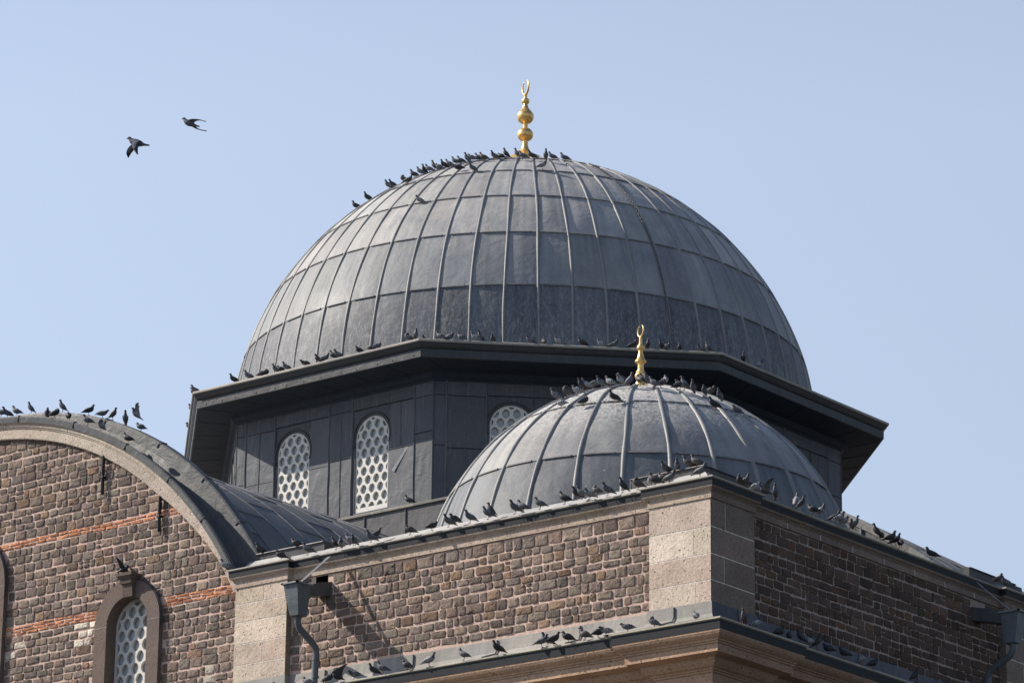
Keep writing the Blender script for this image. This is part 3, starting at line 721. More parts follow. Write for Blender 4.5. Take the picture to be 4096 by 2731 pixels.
for c_, zs_, r_ in ((WCX, WZS, WRI), (MCX, MZS, MRI), (.6 - WCX, WZS, WRI)):
    lattice_window(fl, c_, zs_, r_ + .03, 18.0, GD - .20, .31, .116, label='white lattice of a gable window in a deep stone reveal', gap=.09)
mb = MB(); kc = (.12, .092, .08)
def prism(x0, x1, xa, xb, z0, z1, d0, d1, e0, e1):  # trapezoid block
    mb.add([fl(x0, z0, d0), fl(x1, z0, d0), fl(xb, z1, d0), fl(xa, z1, d0), fl(x0, z0, d1), fl(x1, z0, d1), fl(xb, z1, e1), fl(xa, z1, e1)], [(4, 5, 6, 7), (0, 4, 7, 3), (1, 2, 6, 5), (3, 7, 6, 2), (0, 1, 5, 4)], kc)
KX = 5.93
prism(KX - .15, KX + .15, KX - .16, KX + .16, 20.80, 21.10, 22.1, 22.34, 0, 22.38); prism(KX - .17, KX + .17, KX - .18, KX + .18, 21.10, 21.2, 22.1, 22.42, 0, 22.44); prism(KX - .2, KX + .2, KX - .22, KX + .22, 21.2, 21.27, 22.1, 22.45, 0, 22.48); prism(KX - .24, KX + .24, KX - .24, KX + .24, 21.27, 21.335, 22.1, 22.5, 0, 22.5)
part(mb, 'keystone', M['tuff2'], label='moulded brown keystone over the gable window')
# --- iron wall anchors
for x_, z0, z1 in ((4.84, 23.44, 24.37), (6.72, 22.25, 23.08)):
    mb = MB(); zc = (z0 + z1) / 2 - .04
    mb.tube([fl(x_ + .01, z0, GD + .09), fl(x_, z0 + .2, GD + .085), fl(x_, z1 - .2, GD + .085), fl(x_ + .012, z1, GD + .09)], .042, 6, (.02, .02, .02))
    mb.tube([fl(x_ - .08, zc, GD + .085), fl(x_ + .08, zc, GD + .085)], .022, 6, (.02, .02, .02)); mb.tube([fl(x_, zc, GD), fl(x_, zc, GD + .13)], .035, 8, (.02, .02, .02))
    part(mb, 'wall_anchor', M['iron'])

# --- flashing, lower gutter, lower cornice and the wall to the ground
FP = [(-22.3, -GD - .02), (9.26, -GD - .02), (9.26, -WP), (10.80, -WP), (10.80, -W0), (20.74, -W0), (20.74, -WP), (WP, -WP), (WP, -20.74), (W0, -20.74), (W0, -10.80), (WP, -10.80), (WP, -9.26), (W0, -9.26), (W0, 22.3)]
mb = MB()
def fcol(): return jit((.27, .258, .235), .14) if SEG < 7 else jit((.10, .105, .12), .14)  # sunlit run paler, shaded run darker and bluer: light put into the colour
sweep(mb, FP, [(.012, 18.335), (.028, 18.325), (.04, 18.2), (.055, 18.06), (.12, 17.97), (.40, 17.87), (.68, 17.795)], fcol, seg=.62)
for x_ in (11.9, 14.4, 16.7, 18.9, 21.4):
    dd = WP if x_ > 20.7 else W0
    pth = [(.05, 18.31), (.07, 18.1), (.14, 17.99), (.6, 17.83)]
    mb.tube([fl(x_ + .01 * i, z_, dd + o_) for i, (o_, z_) in enumerate(pth)], .02, 5, (.16, .16, .16)); mb.tube([fr(-x_, z_, dd + o_) for o_, z_ in pth], .02, 5, (.16, .16, .16))
part(mb, 'flashing', M['lip'], True, sharp=60, label='wrinkled pale lead flashing above the lower gutter')
LP = [(-22.3, -22.19), (20.97, -22.19), (20.97, -22.30), (22.30, -22.30), (22.30, -20.60), (22.19, -20.60), (22.19, 22.3)]
mb = MB(); sweep(mb, LP, [(.60, 17.775), (.69, 17.785), (.72, 17.770), (.722, 17.742), (.69, 17.725)], lambda: jit((.36, .34, .28), .18), seg=1.0)  # lower rim too: its top light is in the pale colour
sweep(mb, LP, [(.69, 17.73), (.68, 17.55), (.5, 17.545)], lambda: jit((.028, .030, .035), .06), 1, seg=2.4)
part(mb, 'gutter', [M['lip'], M['board']], label='dark lead gutter along the lower cornice')
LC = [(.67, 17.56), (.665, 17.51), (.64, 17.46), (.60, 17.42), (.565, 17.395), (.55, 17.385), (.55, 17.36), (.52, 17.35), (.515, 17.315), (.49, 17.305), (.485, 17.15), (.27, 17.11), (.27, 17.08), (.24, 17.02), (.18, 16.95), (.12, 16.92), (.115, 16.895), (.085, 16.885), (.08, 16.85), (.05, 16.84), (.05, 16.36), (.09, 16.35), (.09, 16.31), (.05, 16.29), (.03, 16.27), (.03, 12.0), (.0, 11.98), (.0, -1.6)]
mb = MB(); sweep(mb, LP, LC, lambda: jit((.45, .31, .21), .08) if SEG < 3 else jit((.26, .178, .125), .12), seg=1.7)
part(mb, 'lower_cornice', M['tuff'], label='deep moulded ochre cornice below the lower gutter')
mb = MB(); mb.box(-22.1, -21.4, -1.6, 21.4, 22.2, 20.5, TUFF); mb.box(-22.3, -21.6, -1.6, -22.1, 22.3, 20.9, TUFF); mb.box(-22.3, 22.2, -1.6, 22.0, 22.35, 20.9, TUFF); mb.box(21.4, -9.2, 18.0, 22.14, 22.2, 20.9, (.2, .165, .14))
mb.box(-22.1, -22.1, 18.0, -9.3, -21.4, 20.9, TUFF)
part(mb, 'core_wall', M['tuff'])

# --- rain hoppers with downpipes
def hopper(mp, lab):
    HC = (.12, .128, .132)
    def add(mb, vs, fs, c): mb.add([mp(*v) for v in vs], fs, c)
    mb = MB()
    sec = [((11.66, 12.08, -23.40, -22.94), 20.02), ((11.675, 12.065, -23.38, -22.95), 19.98), ((11.70, 12.05, -23.34, -22.96), 19.72), ((11.77, 12.01, -23.26, -22.98), 19.33), ((11.82, 11.97, -23.2, -23.05), 19.32)]
    vs = [(x_, y_, z_) for (x0, x1, y0, y1), z_ in sec for x_, y_ in ((x0, y0), (x1, y0), (x1, y1), (x0, y1))]
    fs = [(i * 4 + k, i * 4 + (k + 1) % 4, (i + 1) * 4 + (k + 1) % 4, (i + 1) * 4 + k) for i in range(4) for k in range(4)]
    add(mb, vs, [f[::-1] for f in fs], HC)
    # rim
    for a, b in (((11.63, -23.43, 20.01), (12.11, -23.39, 20.045)), ((12.06, -23.43, 20.01), (12.11, -22.9, 20.045)), ((11.63, -23.43, 20.01), (11.68, -22.9, 20.045))):
        x0, y0, z0 = a; x1, y1, z1 = b; v = [(x_, y_, z_) for z_ in (z0, z1) for y_ in (y0, y1) for x_ in (x0, x1)]
        add(mb, v, [(0, 2, 3, 1), (4, 5, 7, 6), (0, 1, 5, 4), (2, 6, 7, 3), (0, 4, 6, 2), (1, 3, 7, 5)], (.2, .2, .2))
    # trough to the wall
    tv = []
    for y_, zt, zb in ((-22.12, 20.30, 19.99), (-22.55, 20.20, 19.90), (-22.96, 20.03, 19.80)):
        tv += [(11.62, y_, zt), (11.62, y_, zb), (11.97, y_, zb), (11.97, y_, zt)]
    tv += [(11.65, y_, z_) for y_, z_ in ((-22.12, 20.1), (-22.96, 19.9))] + [(11.94, y_, z_) for y_, z_ in ((-22.12, 20.1), (-22.96, 19.9))]
    add(mb, tv, [(0, 1, 5, 4), (4, 5, 9, 8), (1, 2, 6, 5), (5, 6, 10, 9), (2, 3, 7, 6), (6, 7, 11, 10), (12, 13, 15, 14)], (.09, .087, .083))
    h = part(mb, 'rain_hopper', M['gutterbox'], label=lab)
    mb = MB(); pts = [(11.885, -23.13, 19.36), (11.885, -23.13, 19.18), (11.875, -23.06, 19.08), (11.84, -22.60, 18.86), (11.83, -22.46, 18.77), (11.82, -22.42, 18.62), (11.79, -22.42, 18.1), (11.78, -22.42, 17.86)]
    mb.tube([mp(*p) for p in pts], .076, 12, (.105, .11, .117))
    for z_ in (18.5, 18.12): mb.tube([mp(11.81, -22.42, z_ - .02), mp(11.81, -22.42, z_ + .02)], .086, 12, (.11, .11, .11))
    part(mb, 'downpipe', M['gutterbox'], True, parent=h, sharp=50)
    mb = MB(); s = [(12.02, -22.36, 20.80), (11.98, -22.5, 20.66), (11.86, -23.0, 20.18), (11.78, -23.16, 20.03)]
    vv = [mp(x_ + o, y_, z_) for x_, y_, z_ in s for o in (0, .10)]; vv += [v + Vector((0, 0, .006)) for v in vv]
    mb.add(vv, [(0, 1, 3, 2), (2, 3, 5, 4), (4, 5, 7, 6), (8, 10, 11, 9), (10, 12, 13, 11), (12, 14, 15, 13)], (.16, .16, .16))
    part(mb, 'strap', M['leadtrim'], parent=h)
hopper(lambda x_, y_, z_: Vector((x_, y_, z_)), 'grey zinc rain hopper on the sunlit wall beside the pier')
hopper(lambda x_, y_, z_: Vector((-y_, -x_, z_)), 'grey zinc rain hopper on the shaded wall at the right edge')

# ------------------------------------------------------------- ground
mb = MB(); mb.quad((-600, -600, -1.6), (600, -600, -1.6), (600, 600, -1.6), (-600, 600, -1.6), (.07, .068, .062))
g = mb.build('ground', M['ground']); g['kind'] = 'structure'

# ------------------------------------------------------------- pigeons
TONES = {'g': ((.024, .027, .035), (.115, .125, .143), (.012, .012, .015)), 'd': ((.012, .013, .017), (.022, .024, .029), (.009, .009, .011)),
         'p': ((.040, .044, .054), (.26, .27, .285), (.015, .015, .018)), 'c': ((.028, .026, .027), (.085, .078, .074), (.018, .016, .016))}
# spine stations: x, z, half-width, half-height
POSES = {
 'n': [(-.185, .058, .020, .004), (-.15, .068, .026, .008), (-.105, .083, .028, .018), (-.06, .102, .040, .036), (-.015, .122, .050, .050), (.03, .142, .052, .055), (.062, .168, .043, .048), (.078, .200, .029, .032), (.086, .226, .023, .024), (.095, .246, .0225, .023), (.108, .254, .018, .018), (.120, .250, .009, .010), (.137, .244, .003, .003)],
 'u': [(-.135, .028, .020, .004), (-.112, .050, .026, .008), (-.078, .080, .028, .018), (-.045, .108, .040, .036), (-.01, .138, .048, .048), (.022, .172, .048, .050), (.042, .206, .039, .042), (.050, .240, .027, .028), (.053, .268, .022, .022), (.060, .288, .0225, .022), (.074, .295, .018, .018), (.087, .290, .009, .010), (.104, .284, .003, .003)],
 'h': [(-.155, .055, .020, .004), (-.128, .062, .026, .008), (-.092, .074, .032, .022), (-.055, .092, .048, .042), (-.012, .108, .058, .055), (.03, .118, .058, .058), (.062, .132, .048, .048), (.078, .156, .032, .034), (.084, .176, .026, .026), (.092, .190, .024, .024), (.106, .192, .018, .018), (.118, .187, .009, .010), (.133, .180, .003, .003)],
 'p': [(-.155, .060, .022, .004), (-.128, .066, .028, .008), (-.092, .078, .032, .022), (-.055, .096, .048, .040), (-.012, .114, .056, .052), (.03, .130, .056, .056), (.062, .152, .046, .048), (.068, .182, .034, .034), (.052, .200, .027, .027), (.034, .206, .025, .025), (.020, .198, .019, .019), (.010, .186, .009, .010), (.000, .172, .003, .003)],
 'l': [(-.19, .098, .020, .004), (-.155, .098, .026, .008), (-.11, .100, .028, .018), (-.065, .106, .040, .036), (-.018, .112, .050, .048), (.028, .120, .051, .050), (.064, .134, .040, .042), (.088, .152, .028, .030), (.102, .166, .023, .024), (.116, .176, .0225, .022), (.130, .176, .018, .018), (.142, .170, .009, .010), (.157, .162, .003, .003)],
}
POSES['w'] = POSES['h']
def pigeon_mesh(pose, tone, wings=None):
    dk, gr, bar = TONES[tone]; mb = MB(); st = POSES[pose]
    # densify the spine
    S = []
    for i in range(len(st) - 1):
        p0, p1, p2, p3 = st[max(i - 1, 0)], st[i], st[i + 1], st[min(i + 2, len(st) - 1)]
        for j in range(2):
            t = j / 2; S.append(tuple(.5 * (2 * p1[q] + (p2[q] - p0[q]) * t + (2 * p0[q] - 5 * p1[q] + 4 * p2[q] - p3[q]) * t * t + (3 * p1[q] - p0[q] - 3 * p2[q] + p3[q]) * t ** 3) for q in range(4)))
    S.append(st[-1]); n = 12; V_ = []; nS = len(S)
    for i, s in enumerate(S):
        a = S[max(i - 1, 0)]; b = S[min(i + 1, nS - 1)]; t = Vector((b[0] - a[0], 0, b[1] - a[1])).normalized(); up_ = Vector((-t.z, 0, t.x))
        lat = .012 * sin(pi * max(0, i - 14) / 10) if pose == 'p' else 0
        if pose == 'p' and i > 15: lat = .012 + .006 * (i - 15) * .6
        for k in range(n):
            an = 2 * pi * k / n; V_.append(Vector((s[0], lat, s[1])) + Vector((0, 1, 0)) * (cos(an) * max(.001, s[2] * 1.06)) + up_ * (sin(an) * max(.001, s[3] * (1.1 if i > 4 else 1))))
    o = len(mb.v); mb.v += [tuple(v) for v in V_]
    for i in range(nS - 1):
        f_ = i / 2
        for k in range(n):
            if f_ < 1.0: c = bar if f_ < .5 else dk
            elif f_ < 2.4: c = gr if tone != 'd' else dk
            elif f_ < 5.6: c = tuple(x * 1.0 for x in gr) if k < 6 else tuple(x * .8 for x in gr)
            elif f_ < 7.6: c = (dk[0] * 1.3, dk[1] * .9, dk[2] * 1.3) if k in (0, 5, 6, 11, 7, 10) else (dk[0] * .8, dk[1] * 1.15, dk[2] * .95)
            elif f_ < 10.6: c = dk
            else: c = (.05, .045, .045)
            mb.f.append([o + i * n + k, o + i * n + (k + 1) % n, o + (i + 1) * n + (k + 1) % n, o + (i + 1) * n + k]); mb.c.append(c); mb.m.append(0)
    mb.f.append([o + k for k in range(n)][::-1]); mb.c.append(bar); mb.m.append(0)
    # eyes
    e = st[9]
    for s_ in (-1, 1):
        c0 = Vector((e[0] + .008, s_ * (e[2] - .001) + (.03 if pose == 'p' else 0), e[1] + .003))
        mb.lathe([(.0, c0.z - .004), (.004, c0.z), (.0, c0.z + .004)], (c0.x, c0.y), 6, (.35, .12, .04))
    # folded wings: shells from the shoulder to beyond the rump
    if wings is None:
        for s_ in (-1, 1):
            sh = Vector((st[5][0] + .012, 0, st[5][1] + .008)); tp = Vector((st[0][0] + .035, 0, st[0][1] + .022)); ax = (tp - sh); L = ax.length; ax.normalize(); up_ = Vector((-ax.z, 0, ax.x)); up_ = -up_ if up_.z < 0 else up_
            m_ = 10; rows = []
            for i in range(m_ + 1):
                t = i / m_; hw = .040 * (sin(pi * min(1, t * 1.05 + .06)) ** .6) * (1 - .45 * t) + .004; side = .050 * (1 - t) ** .6 + .009
                side += .008 * sin(pi * t)
                c_ = sh + ax * (L * t) + up_ * (.004)
                rows.append([c_ + up_ * (hw * cos(pi * q / 4)) + Vector((0, s_ * (side * (.80 + .2 * sin(pi * q / 4))), 0)) + Vector((0, s_ * .006 * sin(pi * q / 4), 0)) for q in range(5)])
            o = len(mb.v); mb.v += [tuple(p) for r_ in rows for p in r_]
            for i in range(m_):
                for q in range(4):
                    c = gr
                    if i >= m_ - 2: c = bar
                    elif i in (4, 6) and q < 3 and tone in 'gp': c = bar
                    elif tone == 'c' and (i + q) % 2: c = bar
                    elif i == 0: c = tuple(x * .8 for x in gr)
                    f = [o + i * 5 + q, o + i * 5 + q + 1, o + (i + 1) * 5 + q + 1, o + (i + 1) * 5 + q]
                    mb.f.append(f if s_ < 0 else f[::-1]); mb.c.append(c); mb.m.append(0)
    else:
        for s_, (out_, up2, back) in zip((-1, 1), wings):
            root = Vector((st[5][0] + .01, s_ * .035, st[5][1] + .02)); o = len(mb.v); m_ = 12
            d = Vector((back, s_ * out_, up2)).normalized(); chord = Vector((-1, 0, -.05)); nrm = d.cross(chord).normalized()
            for i in range(m_ + 1):
                t = i / m_; c_ = root + d * (.30 * t) + Vector((.035 * sin(pi * t * .9) - .11 * t * t, 0, 0)) + nrm * (.03 * sin(pi * t))
                w_ = (.105 * (1 - t ** 2.2) + .012) * (1 + (.07 if i % 2 else -.05) * t)
                for q in range(4): mb.v.append(tuple(c_ + chord * (w_ * q / 3) + nrm * (.012 * sin(pi * q / 3) + .0)))
                for q in range(4): mb.v.append(tuple(c_ + chord * (w_ * q / 3) + nrm * (.012 * sin(pi * q / 3) - .005)))
            for i in range(m_):
                for q in range(3):
                    c = gr if q < 2 and i < 8 else bar if tone != 'p' else dk
                    a = o + i * 8 + q; mb.f.append([a, a + 1, a + 9, a + 8]); mb.c.append(c); mb.m.append(0)
                    a += 4; mb.f.append([a + 8, a + 9, a + 1, a]); mb.c.append(tuple(x * .9 + .02 for x in gr)); mb.m.append(0)
    # legs
    if wings is None or pose == 'w':
        for s_ in (-1, 1):
            hx = st[4][0] * .6 + .004; top = Vector((hx, s_ * .02, st[4][1] - st[4][3] * .7)); ft = Vector((hx + .012, s_ * .022, .004))
            mb.tube([top, (top + ft) / 2 + Vector((-.006, 0, 0)), ft], [.008, .004, .0035], 5, (.15, .05, .045))
            for a in (-.5, 0, .5): mb.tube([ft, ft + Vector((.026 * cos(a), .026 * sin(a), -.002))], .0028, 4, (.15, .05, .045))
            mb.tube([ft, ft + Vector((-.014, 0, -.002))], .0028, 4, (.15, .05, .045))
    return mb
BIRDS = [
(1.392, -22.3, 25.907, -2.88, 'n', 'g', 0.98, 'grey barred pigeon facing left, first from left along the arched gable ridge', 'pigeons along the arched gable ridge'),
(0.87, -21.6, 26.147, -2.18, 'n', 'g', 1.03, 'grey barred pigeon facing left, second from left along the arched gable ridge', 'pigeons along the arched gable ridge'),
(1.198, -21.6, 26.137, -2.87, 'n', 'g', 1.01, 'grey barred pigeon facing left, third from left along the arched gable ridge', 'pigeons along the arched gable ridge'),
(1.693, -21.6, 26.102, -2.5, 'u', 'g', 0.97, 'grey barred pigeon standing tall facing left, fourth from left along the arched gable ridge', 'pigeons along the arched gable ridge'),
(2.962, -22.3, 25.637, -0.67, 'h', 'g', 0.96, 'grey barred pigeon hunched facing the viewer, fifth from left along the arched gable ridge', 'pigeons along the arched gable ridge'),
(3.22, -22.3, 25.568, 0.56, 'p', 'd', 1.02, 'dark pigeon preening facing right, sixth from left along the arched gable ridge', 'pigeons along the arched gable ridge'),
(2.774, -21.6, 25.942, -2.54, 'u', 'g', 1.03, 'grey barred pigeon standing tall facing left, seventh from left along the arched gable ridge', 'pigeons along the arched gable ridge'),
(3.692, -22.3, 25.423, 2.47, 'h', 'd', 1.07, 'dark pigeon hunched facing away, eighth from left along the arched gable ridge', 'pigeons along the arched gable ridge'),
(4.343, -22.3, 25.179, -2.69, 'n', 'g', 1.03, 'grey barred pigeon facing left, ninth from left along the arched gable ridge', 'pigeons along the arched gable ridge'),
(3.66, -21.6, 25.722, 0.86, 'n', 'd', 0.99, 'dark pigeon facing right, tenth from left along the arched gable ridge', 'pigeons along the arched gable ridge'),
(4.802, -22.3, 24.977, -1.39, 'p', 'p', 1.08, 'pale grey pigeon preening facing the viewer, eleventh from left along the arched gable ridge', 'pigeons along the arched gable ridge'),
(4.128, -21.6, 25.572, 0.47, 'l', 'g', 0.99, 'grey barred pigeon leaning forward facing right, twelfth from left along the arched gable ridge', 'pigeons along the arched gable ridge'),
(4.463, -21.6, 25.449, 1.05, 'u', 'c', 1.03, 'brownish mottled pigeon standing tall facing right, thirteenth from left along the arched gable ridge', 'pigeons along the arched gable ridge'),
(4.888, -21.6, 25.274, -0.93, 'u', 'g', 1.05, 'grey barred pigeon standing tall facing the viewer, fourteenth from left along the arched gable ridge', 'pigeons along the arched gable ridge'),
(5.691, -22.3, 24.501, -2.93, 'n', 'd', 1.04, 'dark pigeon facing left, fifteenth from left along the arched gable ridge', 'pigeons along the arched gable ridge'),
(5.42, -21.6, 25.024, -2.6, 'h', 'g', 0.96, 'grey barred pigeon hunched facing left, sixteenth from left along the arched gable ridge', 'pigeons along the arched gable ridge'),
(-6.691, -7.158, 30.63, -2.32, 'h', 'd', 1.07, "dark pigeon hunched facing left, first from left on the drum eave's left side", 'pigeons on the drum eave'),
(-5.478, -8.372, 30.63, -2.76, 'n', 'd', 1.03, "dark pigeon facing left, second from left on the drum eave's left side", 'pigeons on the drum eave'),
(-4.358, -9.492, 30.63, -2.67, 'n', 'd', 1.05, "dark pigeon facing left, third from left on the drum eave's left side", 'pigeons on the drum eave'),
(-4.171, -9.678, 30.63, -2.26, 'n', 'g', 0.98, "grey barred pigeon facing left, fourth from left on the drum eave's left side", 'pigeons on the drum eave'),
(-2.639, -9.756, 30.63, -2.15, 'n', 'd', 1.04, "dark pigeon facing left, fifth from left on the drum eave's left side", 'pigeons on the drum eave'),
(-2.09, -9.756, 30.63, -2.3, 'n', 'g', 1.06, "grey barred pigeon facing left, sixth from left on the drum eave's left side", 'pigeons on the drum eave'),
(-1.61, -9.756, 30.63, 0.6, 'h', 'd', 1.05, "dark pigeon hunched facing right, seventh from left on the drum eave's left side", 'pigeons on the drum eave'),
(-1.492, -9.756, 30.63, 1.04, 'p', 'd', 0.96, "dark pigeon preening facing right, eighth from left on the drum eave's left side", 'pigeons on the drum eave'),
(-1.071, -9.756, 30.63, -2.13, 'n', 'g', 1.0, "grey barred pigeon facing left, ninth from left on the drum eave's left side", 'pigeons on the drum eave'),
(-0.898, -9.756, 30.63, -2.49, 'h', 'd', 0.97, "dark pigeon hunched facing left, tenth from left on the drum eave's left side", 'pigeons on the drum eave'),
(-0.699, -9.756, 30.63, -2.28, 'n', 'g', 0.99, "grey barred pigeon facing left, eleventh from left on the drum eave's left side", 'pigeons on the drum eave'),
(-0.037, -9.756, 30.63, -2.11, 'l', 'c', 0.99, "brownish mottled pigeon leaning forward facing left, twelfth from left on the drum eave's left side", 'pigeons on the drum eave'),
(0.469, -9.756, 30.63, -2.41, 'n', 'd', 1.0, "dark pigeon facing left, thirteenth from left on the drum eave's left side", 'pigeons on the drum eave'),
(0.67, -9.756, 30.63, 0.78, 'n', 'g', 0.98, "grey barred pigeon facing right, fourteenth from left on the drum eave's left side", 'pigeons on the drum eave'),
(1.003, -9.756, 30.63, -2.79, 'n', 'd', 1.05, "dark pigeon facing left, fifteenth from left on the drum eave's left side", 'pigeons on the drum eave'),
(1.162, -9.756, 30.63, -2.23, 'n', 'g', 1.02, "grey barred pigeon facing left, sixteenth from left on the drum eave's left side", 'pigeons on the drum eave'),
(1.922, -9.756, 30.63, -2.06, 'h', 'd', 0.98, "dark pigeon hunched facing left, seventeenth from left on the drum eave's left side", 'pigeons on the drum eave'),
(2.359, -9.756, 30.63, 1.01, 'h', 'd', 0.97, "dark pigeon hunched facing right, eighteenth from left on the drum eave's left side", 'pigeons on the drum eave'),
(2.515, -9.756, 30.63, 1.12, 'h', 'g', 1.03, "grey barred pigeon hunched facing right, nineteenth from left on the drum eave's left side", 'pigeons on the drum eave'),
(3.648, -9.756, 30.63, -2.37, 'p', 'g', 1.08, "grey barred pigeon preening facing left, twentieth from left on the drum eave's left side", 'pigeons on the drum eave'),
(3.869, -9.756, 30.63, -0.62, 'u', 'g', 1.05, "grey barred pigeon standing tall, twenty-first from left on the drum eave's left side", 'pigeons on the drum eave'),
(3.908, -9.422, 30.63, -1.34, 'h', 'd', 1.0, "dark pigeon hunched, first from left on the eave above the drum's middle face", 'pigeons on the drum eave'),
(4.418, -9.379, 30.63, -2.88, 'n', 'g', 0.98, "grey barred pigeon facing left, second from left on the eave above the drum's middle face", 'pigeons on the drum eave'),
(4.578, -9.219, 30.63, 0.39, 'h', 'g', 1.06, "grey barred pigeon hunched, third from left on the eave above the drum's middle face", 'pigeons on the drum eave'),
(4.82, -8.977, 30.63, -2.84, 'n', 'g', 0.99, "grey barred pigeon facing left, fourth from left on the eave above the drum's middle face", 'pigeons on the drum eave'),
(5.086, -8.712, 30.63, -2.48, 'n', 'p', 1.06, "pale grey pigeon facing left, fifth from left on the eave above the drum's middle face", 'pigeons on the drum eave'),
(5.186, -8.611, 30.63, -2.02, 'u', 'g', 1.04, "grey barred pigeon standing tall, sixth from left on the eave above the drum's middle face", 'pigeons on the drum eave'),
(5.414, -8.383, 30.63, -1.18, 'h', 'c', 1.02, "brownish mottled pigeon hunched, seventh from left on the eave above the drum's middle face", 'pigeons on the drum eave'),
(6.124, -7.673, 30.63, -2.27, 'n', 'g', 0.96, "grey barred pigeon facing left, eighth from left on the eave above the drum's middle face", 'pigeons on the drum eave'),
(6.382, -7.415, 30.63, 2.42, 'h', 'c', 1.0, "brownish mottled pigeon hunched, ninth from left on the eave above the drum's middle face", 'pigeons on the drum eave'),
(6.672, -7.125, 30.63, -2.39, 'n', 'p', 1.04, "pale grey pigeon facing left, tenth from left on the eave above the drum's middle face", 'pigeons on the drum eave'),
(7.116, -6.681, 30.63, -2.31, 'n', 'd', 1.02, "dark pigeon facing left, eleventh from left on the eave above the drum's middle face", 'pigeons on the drum eave'),
(7.481, -6.316, 30.63, -2.42, 'n', 'p', 0.98, "pale grey pigeon facing left, twelfth from left on the eave above the drum's middle face", 'pigeons on the drum eave'),
(7.708, -6.089, 30.63, 0.66, 'n', 'g', 0.97, "grey barred pigeon facing right, thirteenth from left on the eave above the drum's middle face", 'pigeons on the drum eave'),
(8.066, -5.731, 30.63, 0.65, 'n', 'd', 1.02, "dark pigeon facing right, fourteenth from left on the eave above the drum's middle face", 'pigeons on the drum eave'),
(8.358, -5.439, 30.63, -0.63, 'u', 'd', 1.0, "dark pigeon standing tall, fifteenth from left on the eave above the drum's middle face", 'pigeons on the drum eave'),
(8.627, -5.17, 30.63, -1.37, 'n', 'd', 1.02, "dark pigeon facing the viewer, sixteenth from left on the eave above the drum's middle face", 'pigeons on the drum eave'),
(8.708, -5.09, 30.63, 0.38, 'h', 'g', 1.05, "grey barred pigeon hunched, seventeenth from left on the eave above the drum's middle face", 'pigeons on the drum eave'),
(8.974, -4.823, 30.63, -1.01, 'h', 'd', 1.0, "dark pigeon hunched, eighteenth from left on the eave above the drum's middle face", 'pigeons on the drum eave'),
(9.385, -4.412, 30.63, -2.07, 'h', 'g', 1.0, "grey barred pigeon hunched, nineteenth from left on the eave above the drum's middle face", 'pigeons on the drum eave'),
(9.532, -4.265, 30.63, -2.62, 'u', 'c', 1.0, "brownish mottled pigeon standing tall, twentieth from left on the eave above the drum's middle face", 'pigeons on the drum eave'),
(9.756, -2.963, 30.63, -0.92, 'u', 'd', 0.96, "dark pigeon standing tall facing the viewer, first from left on the drum eave's right side", 'pigeons on the drum eave'),
(9.756, -2.248, 30.63, 0.71, 'n', 'p', 1.07, "pale grey pigeon facing right, second from left on the drum eave's right side", 'pigeons on the drum eave'),
(-2.63, -4.787, 37.17, -2.41, 'n', 'd', 1.05, 'dark pigeon facing left, first from left of those on the big dome', 'pigeons on the big dome'),
(-2.029, -4.973, 37.244, -2.04, 'n', 'd', 1.06, 'dark pigeon facing left, second from left of those on the big dome', 'pigeons on the big dome'),
(-1.49, -4.674, 37.591, -2.24, 'n', 'g', 1.06, 'grey barred pigeon facing left, third from left of those on the big dome', 'pigeons on the big dome'),
(-1.693, -4.277, 37.795, -2.16, 'n', 'd', 0.98, 'dark pigeon facing left, fourth from left of those on the big dome', 'pigeons on the big dome'),
(-1.402, -4.108, 37.952, -2.49, 'p', 'd', 0.99, 'dark pigeon preening facing left, fifth from left of those on the big dome', 'pigeons on the big dome'),
(-0.275, -5.275, 37.314, 0.43, 'n', 'c', 1.02, 'brownish mottled pigeon facing right, sixth from left of those on the big dome', 'pigeons on the big dome'),
(-1.152, -3.954, 38.079, -2.65, 'n', 'd', 1.03, 'dark pigeon facing left, seventh from left of those on the big dome', 'pigeons on the big dome'),
(1.195, -6.493, 36.036, -2.39, 'n', 'p', 0.96, 'pale grey pigeon facing left, eighth from left of those on the big dome', 'pigeons on the big dome'),
(-0.41, -4.541, 37.82, -2.53, 'n', 'g', 1.0, 'grey barred pigeon facing left, ninth from left of those on the big dome', 'pigeons on the big dome'),
(-0.382, -4.409, 37.902, -2.27, 'u', 'd', 0.96, 'dark pigeon standing tall facing left, tenth from left of those on the big dome', 'pigeons on the big dome'),
(-0.137, -4.496, 37.858, -2.8, 'n', 'g', 1.02, 'grey barred pigeon facing left, eleventh from left of those on the big dome', 'pigeons on the big dome'),
(-0.034, -4.382, 37.928, -2.57, 'u', 'g', 1.04, 'grey barred pigeon standing tall facing left, twelfth from left of those on the big dome', 'pigeons on the big dome'),
(0.236, -4.483, 37.864, -2.64, 'h', 'g', 0.98, 'grey barred pigeon hunched facing left, thirteenth from left of those on the big dome', 'pigeons on the big dome'),
(0.35, -4.401, 37.908, -2.05, 'n', 'd', 0.98, 'dark pigeon facing left, fourteenth from left of those on the big dome', 'pigeons on the big dome'),
(0.525, -4.388, 37.906, -2.82, 'n', 'g', 0.99, 'grey barred pigeon facing left, fifteenth from left of those on the big dome', 'pigeons on the big dome'),
(0.561, -4.144, 38.043, -2.63, 'n', 'g', 0.98, 'grey barred pigeon facing left, sixteenth from left of those on the big dome', 'pigeons on the big dome'),
(1.287, -4.929, 37.456, -2.44, 'l', 'd', 1.07, 'dark pigeon leaning forward facing left, seventeenth from left of those on the big dome', 'pigeons on the big dome'),
(0.78, -4.17, 38.009, -2.84, 'n', 'd', 1.0, 'dark pigeon facing left, eighteenth from left of those on the big dome', 'pigeons on the big dome'),
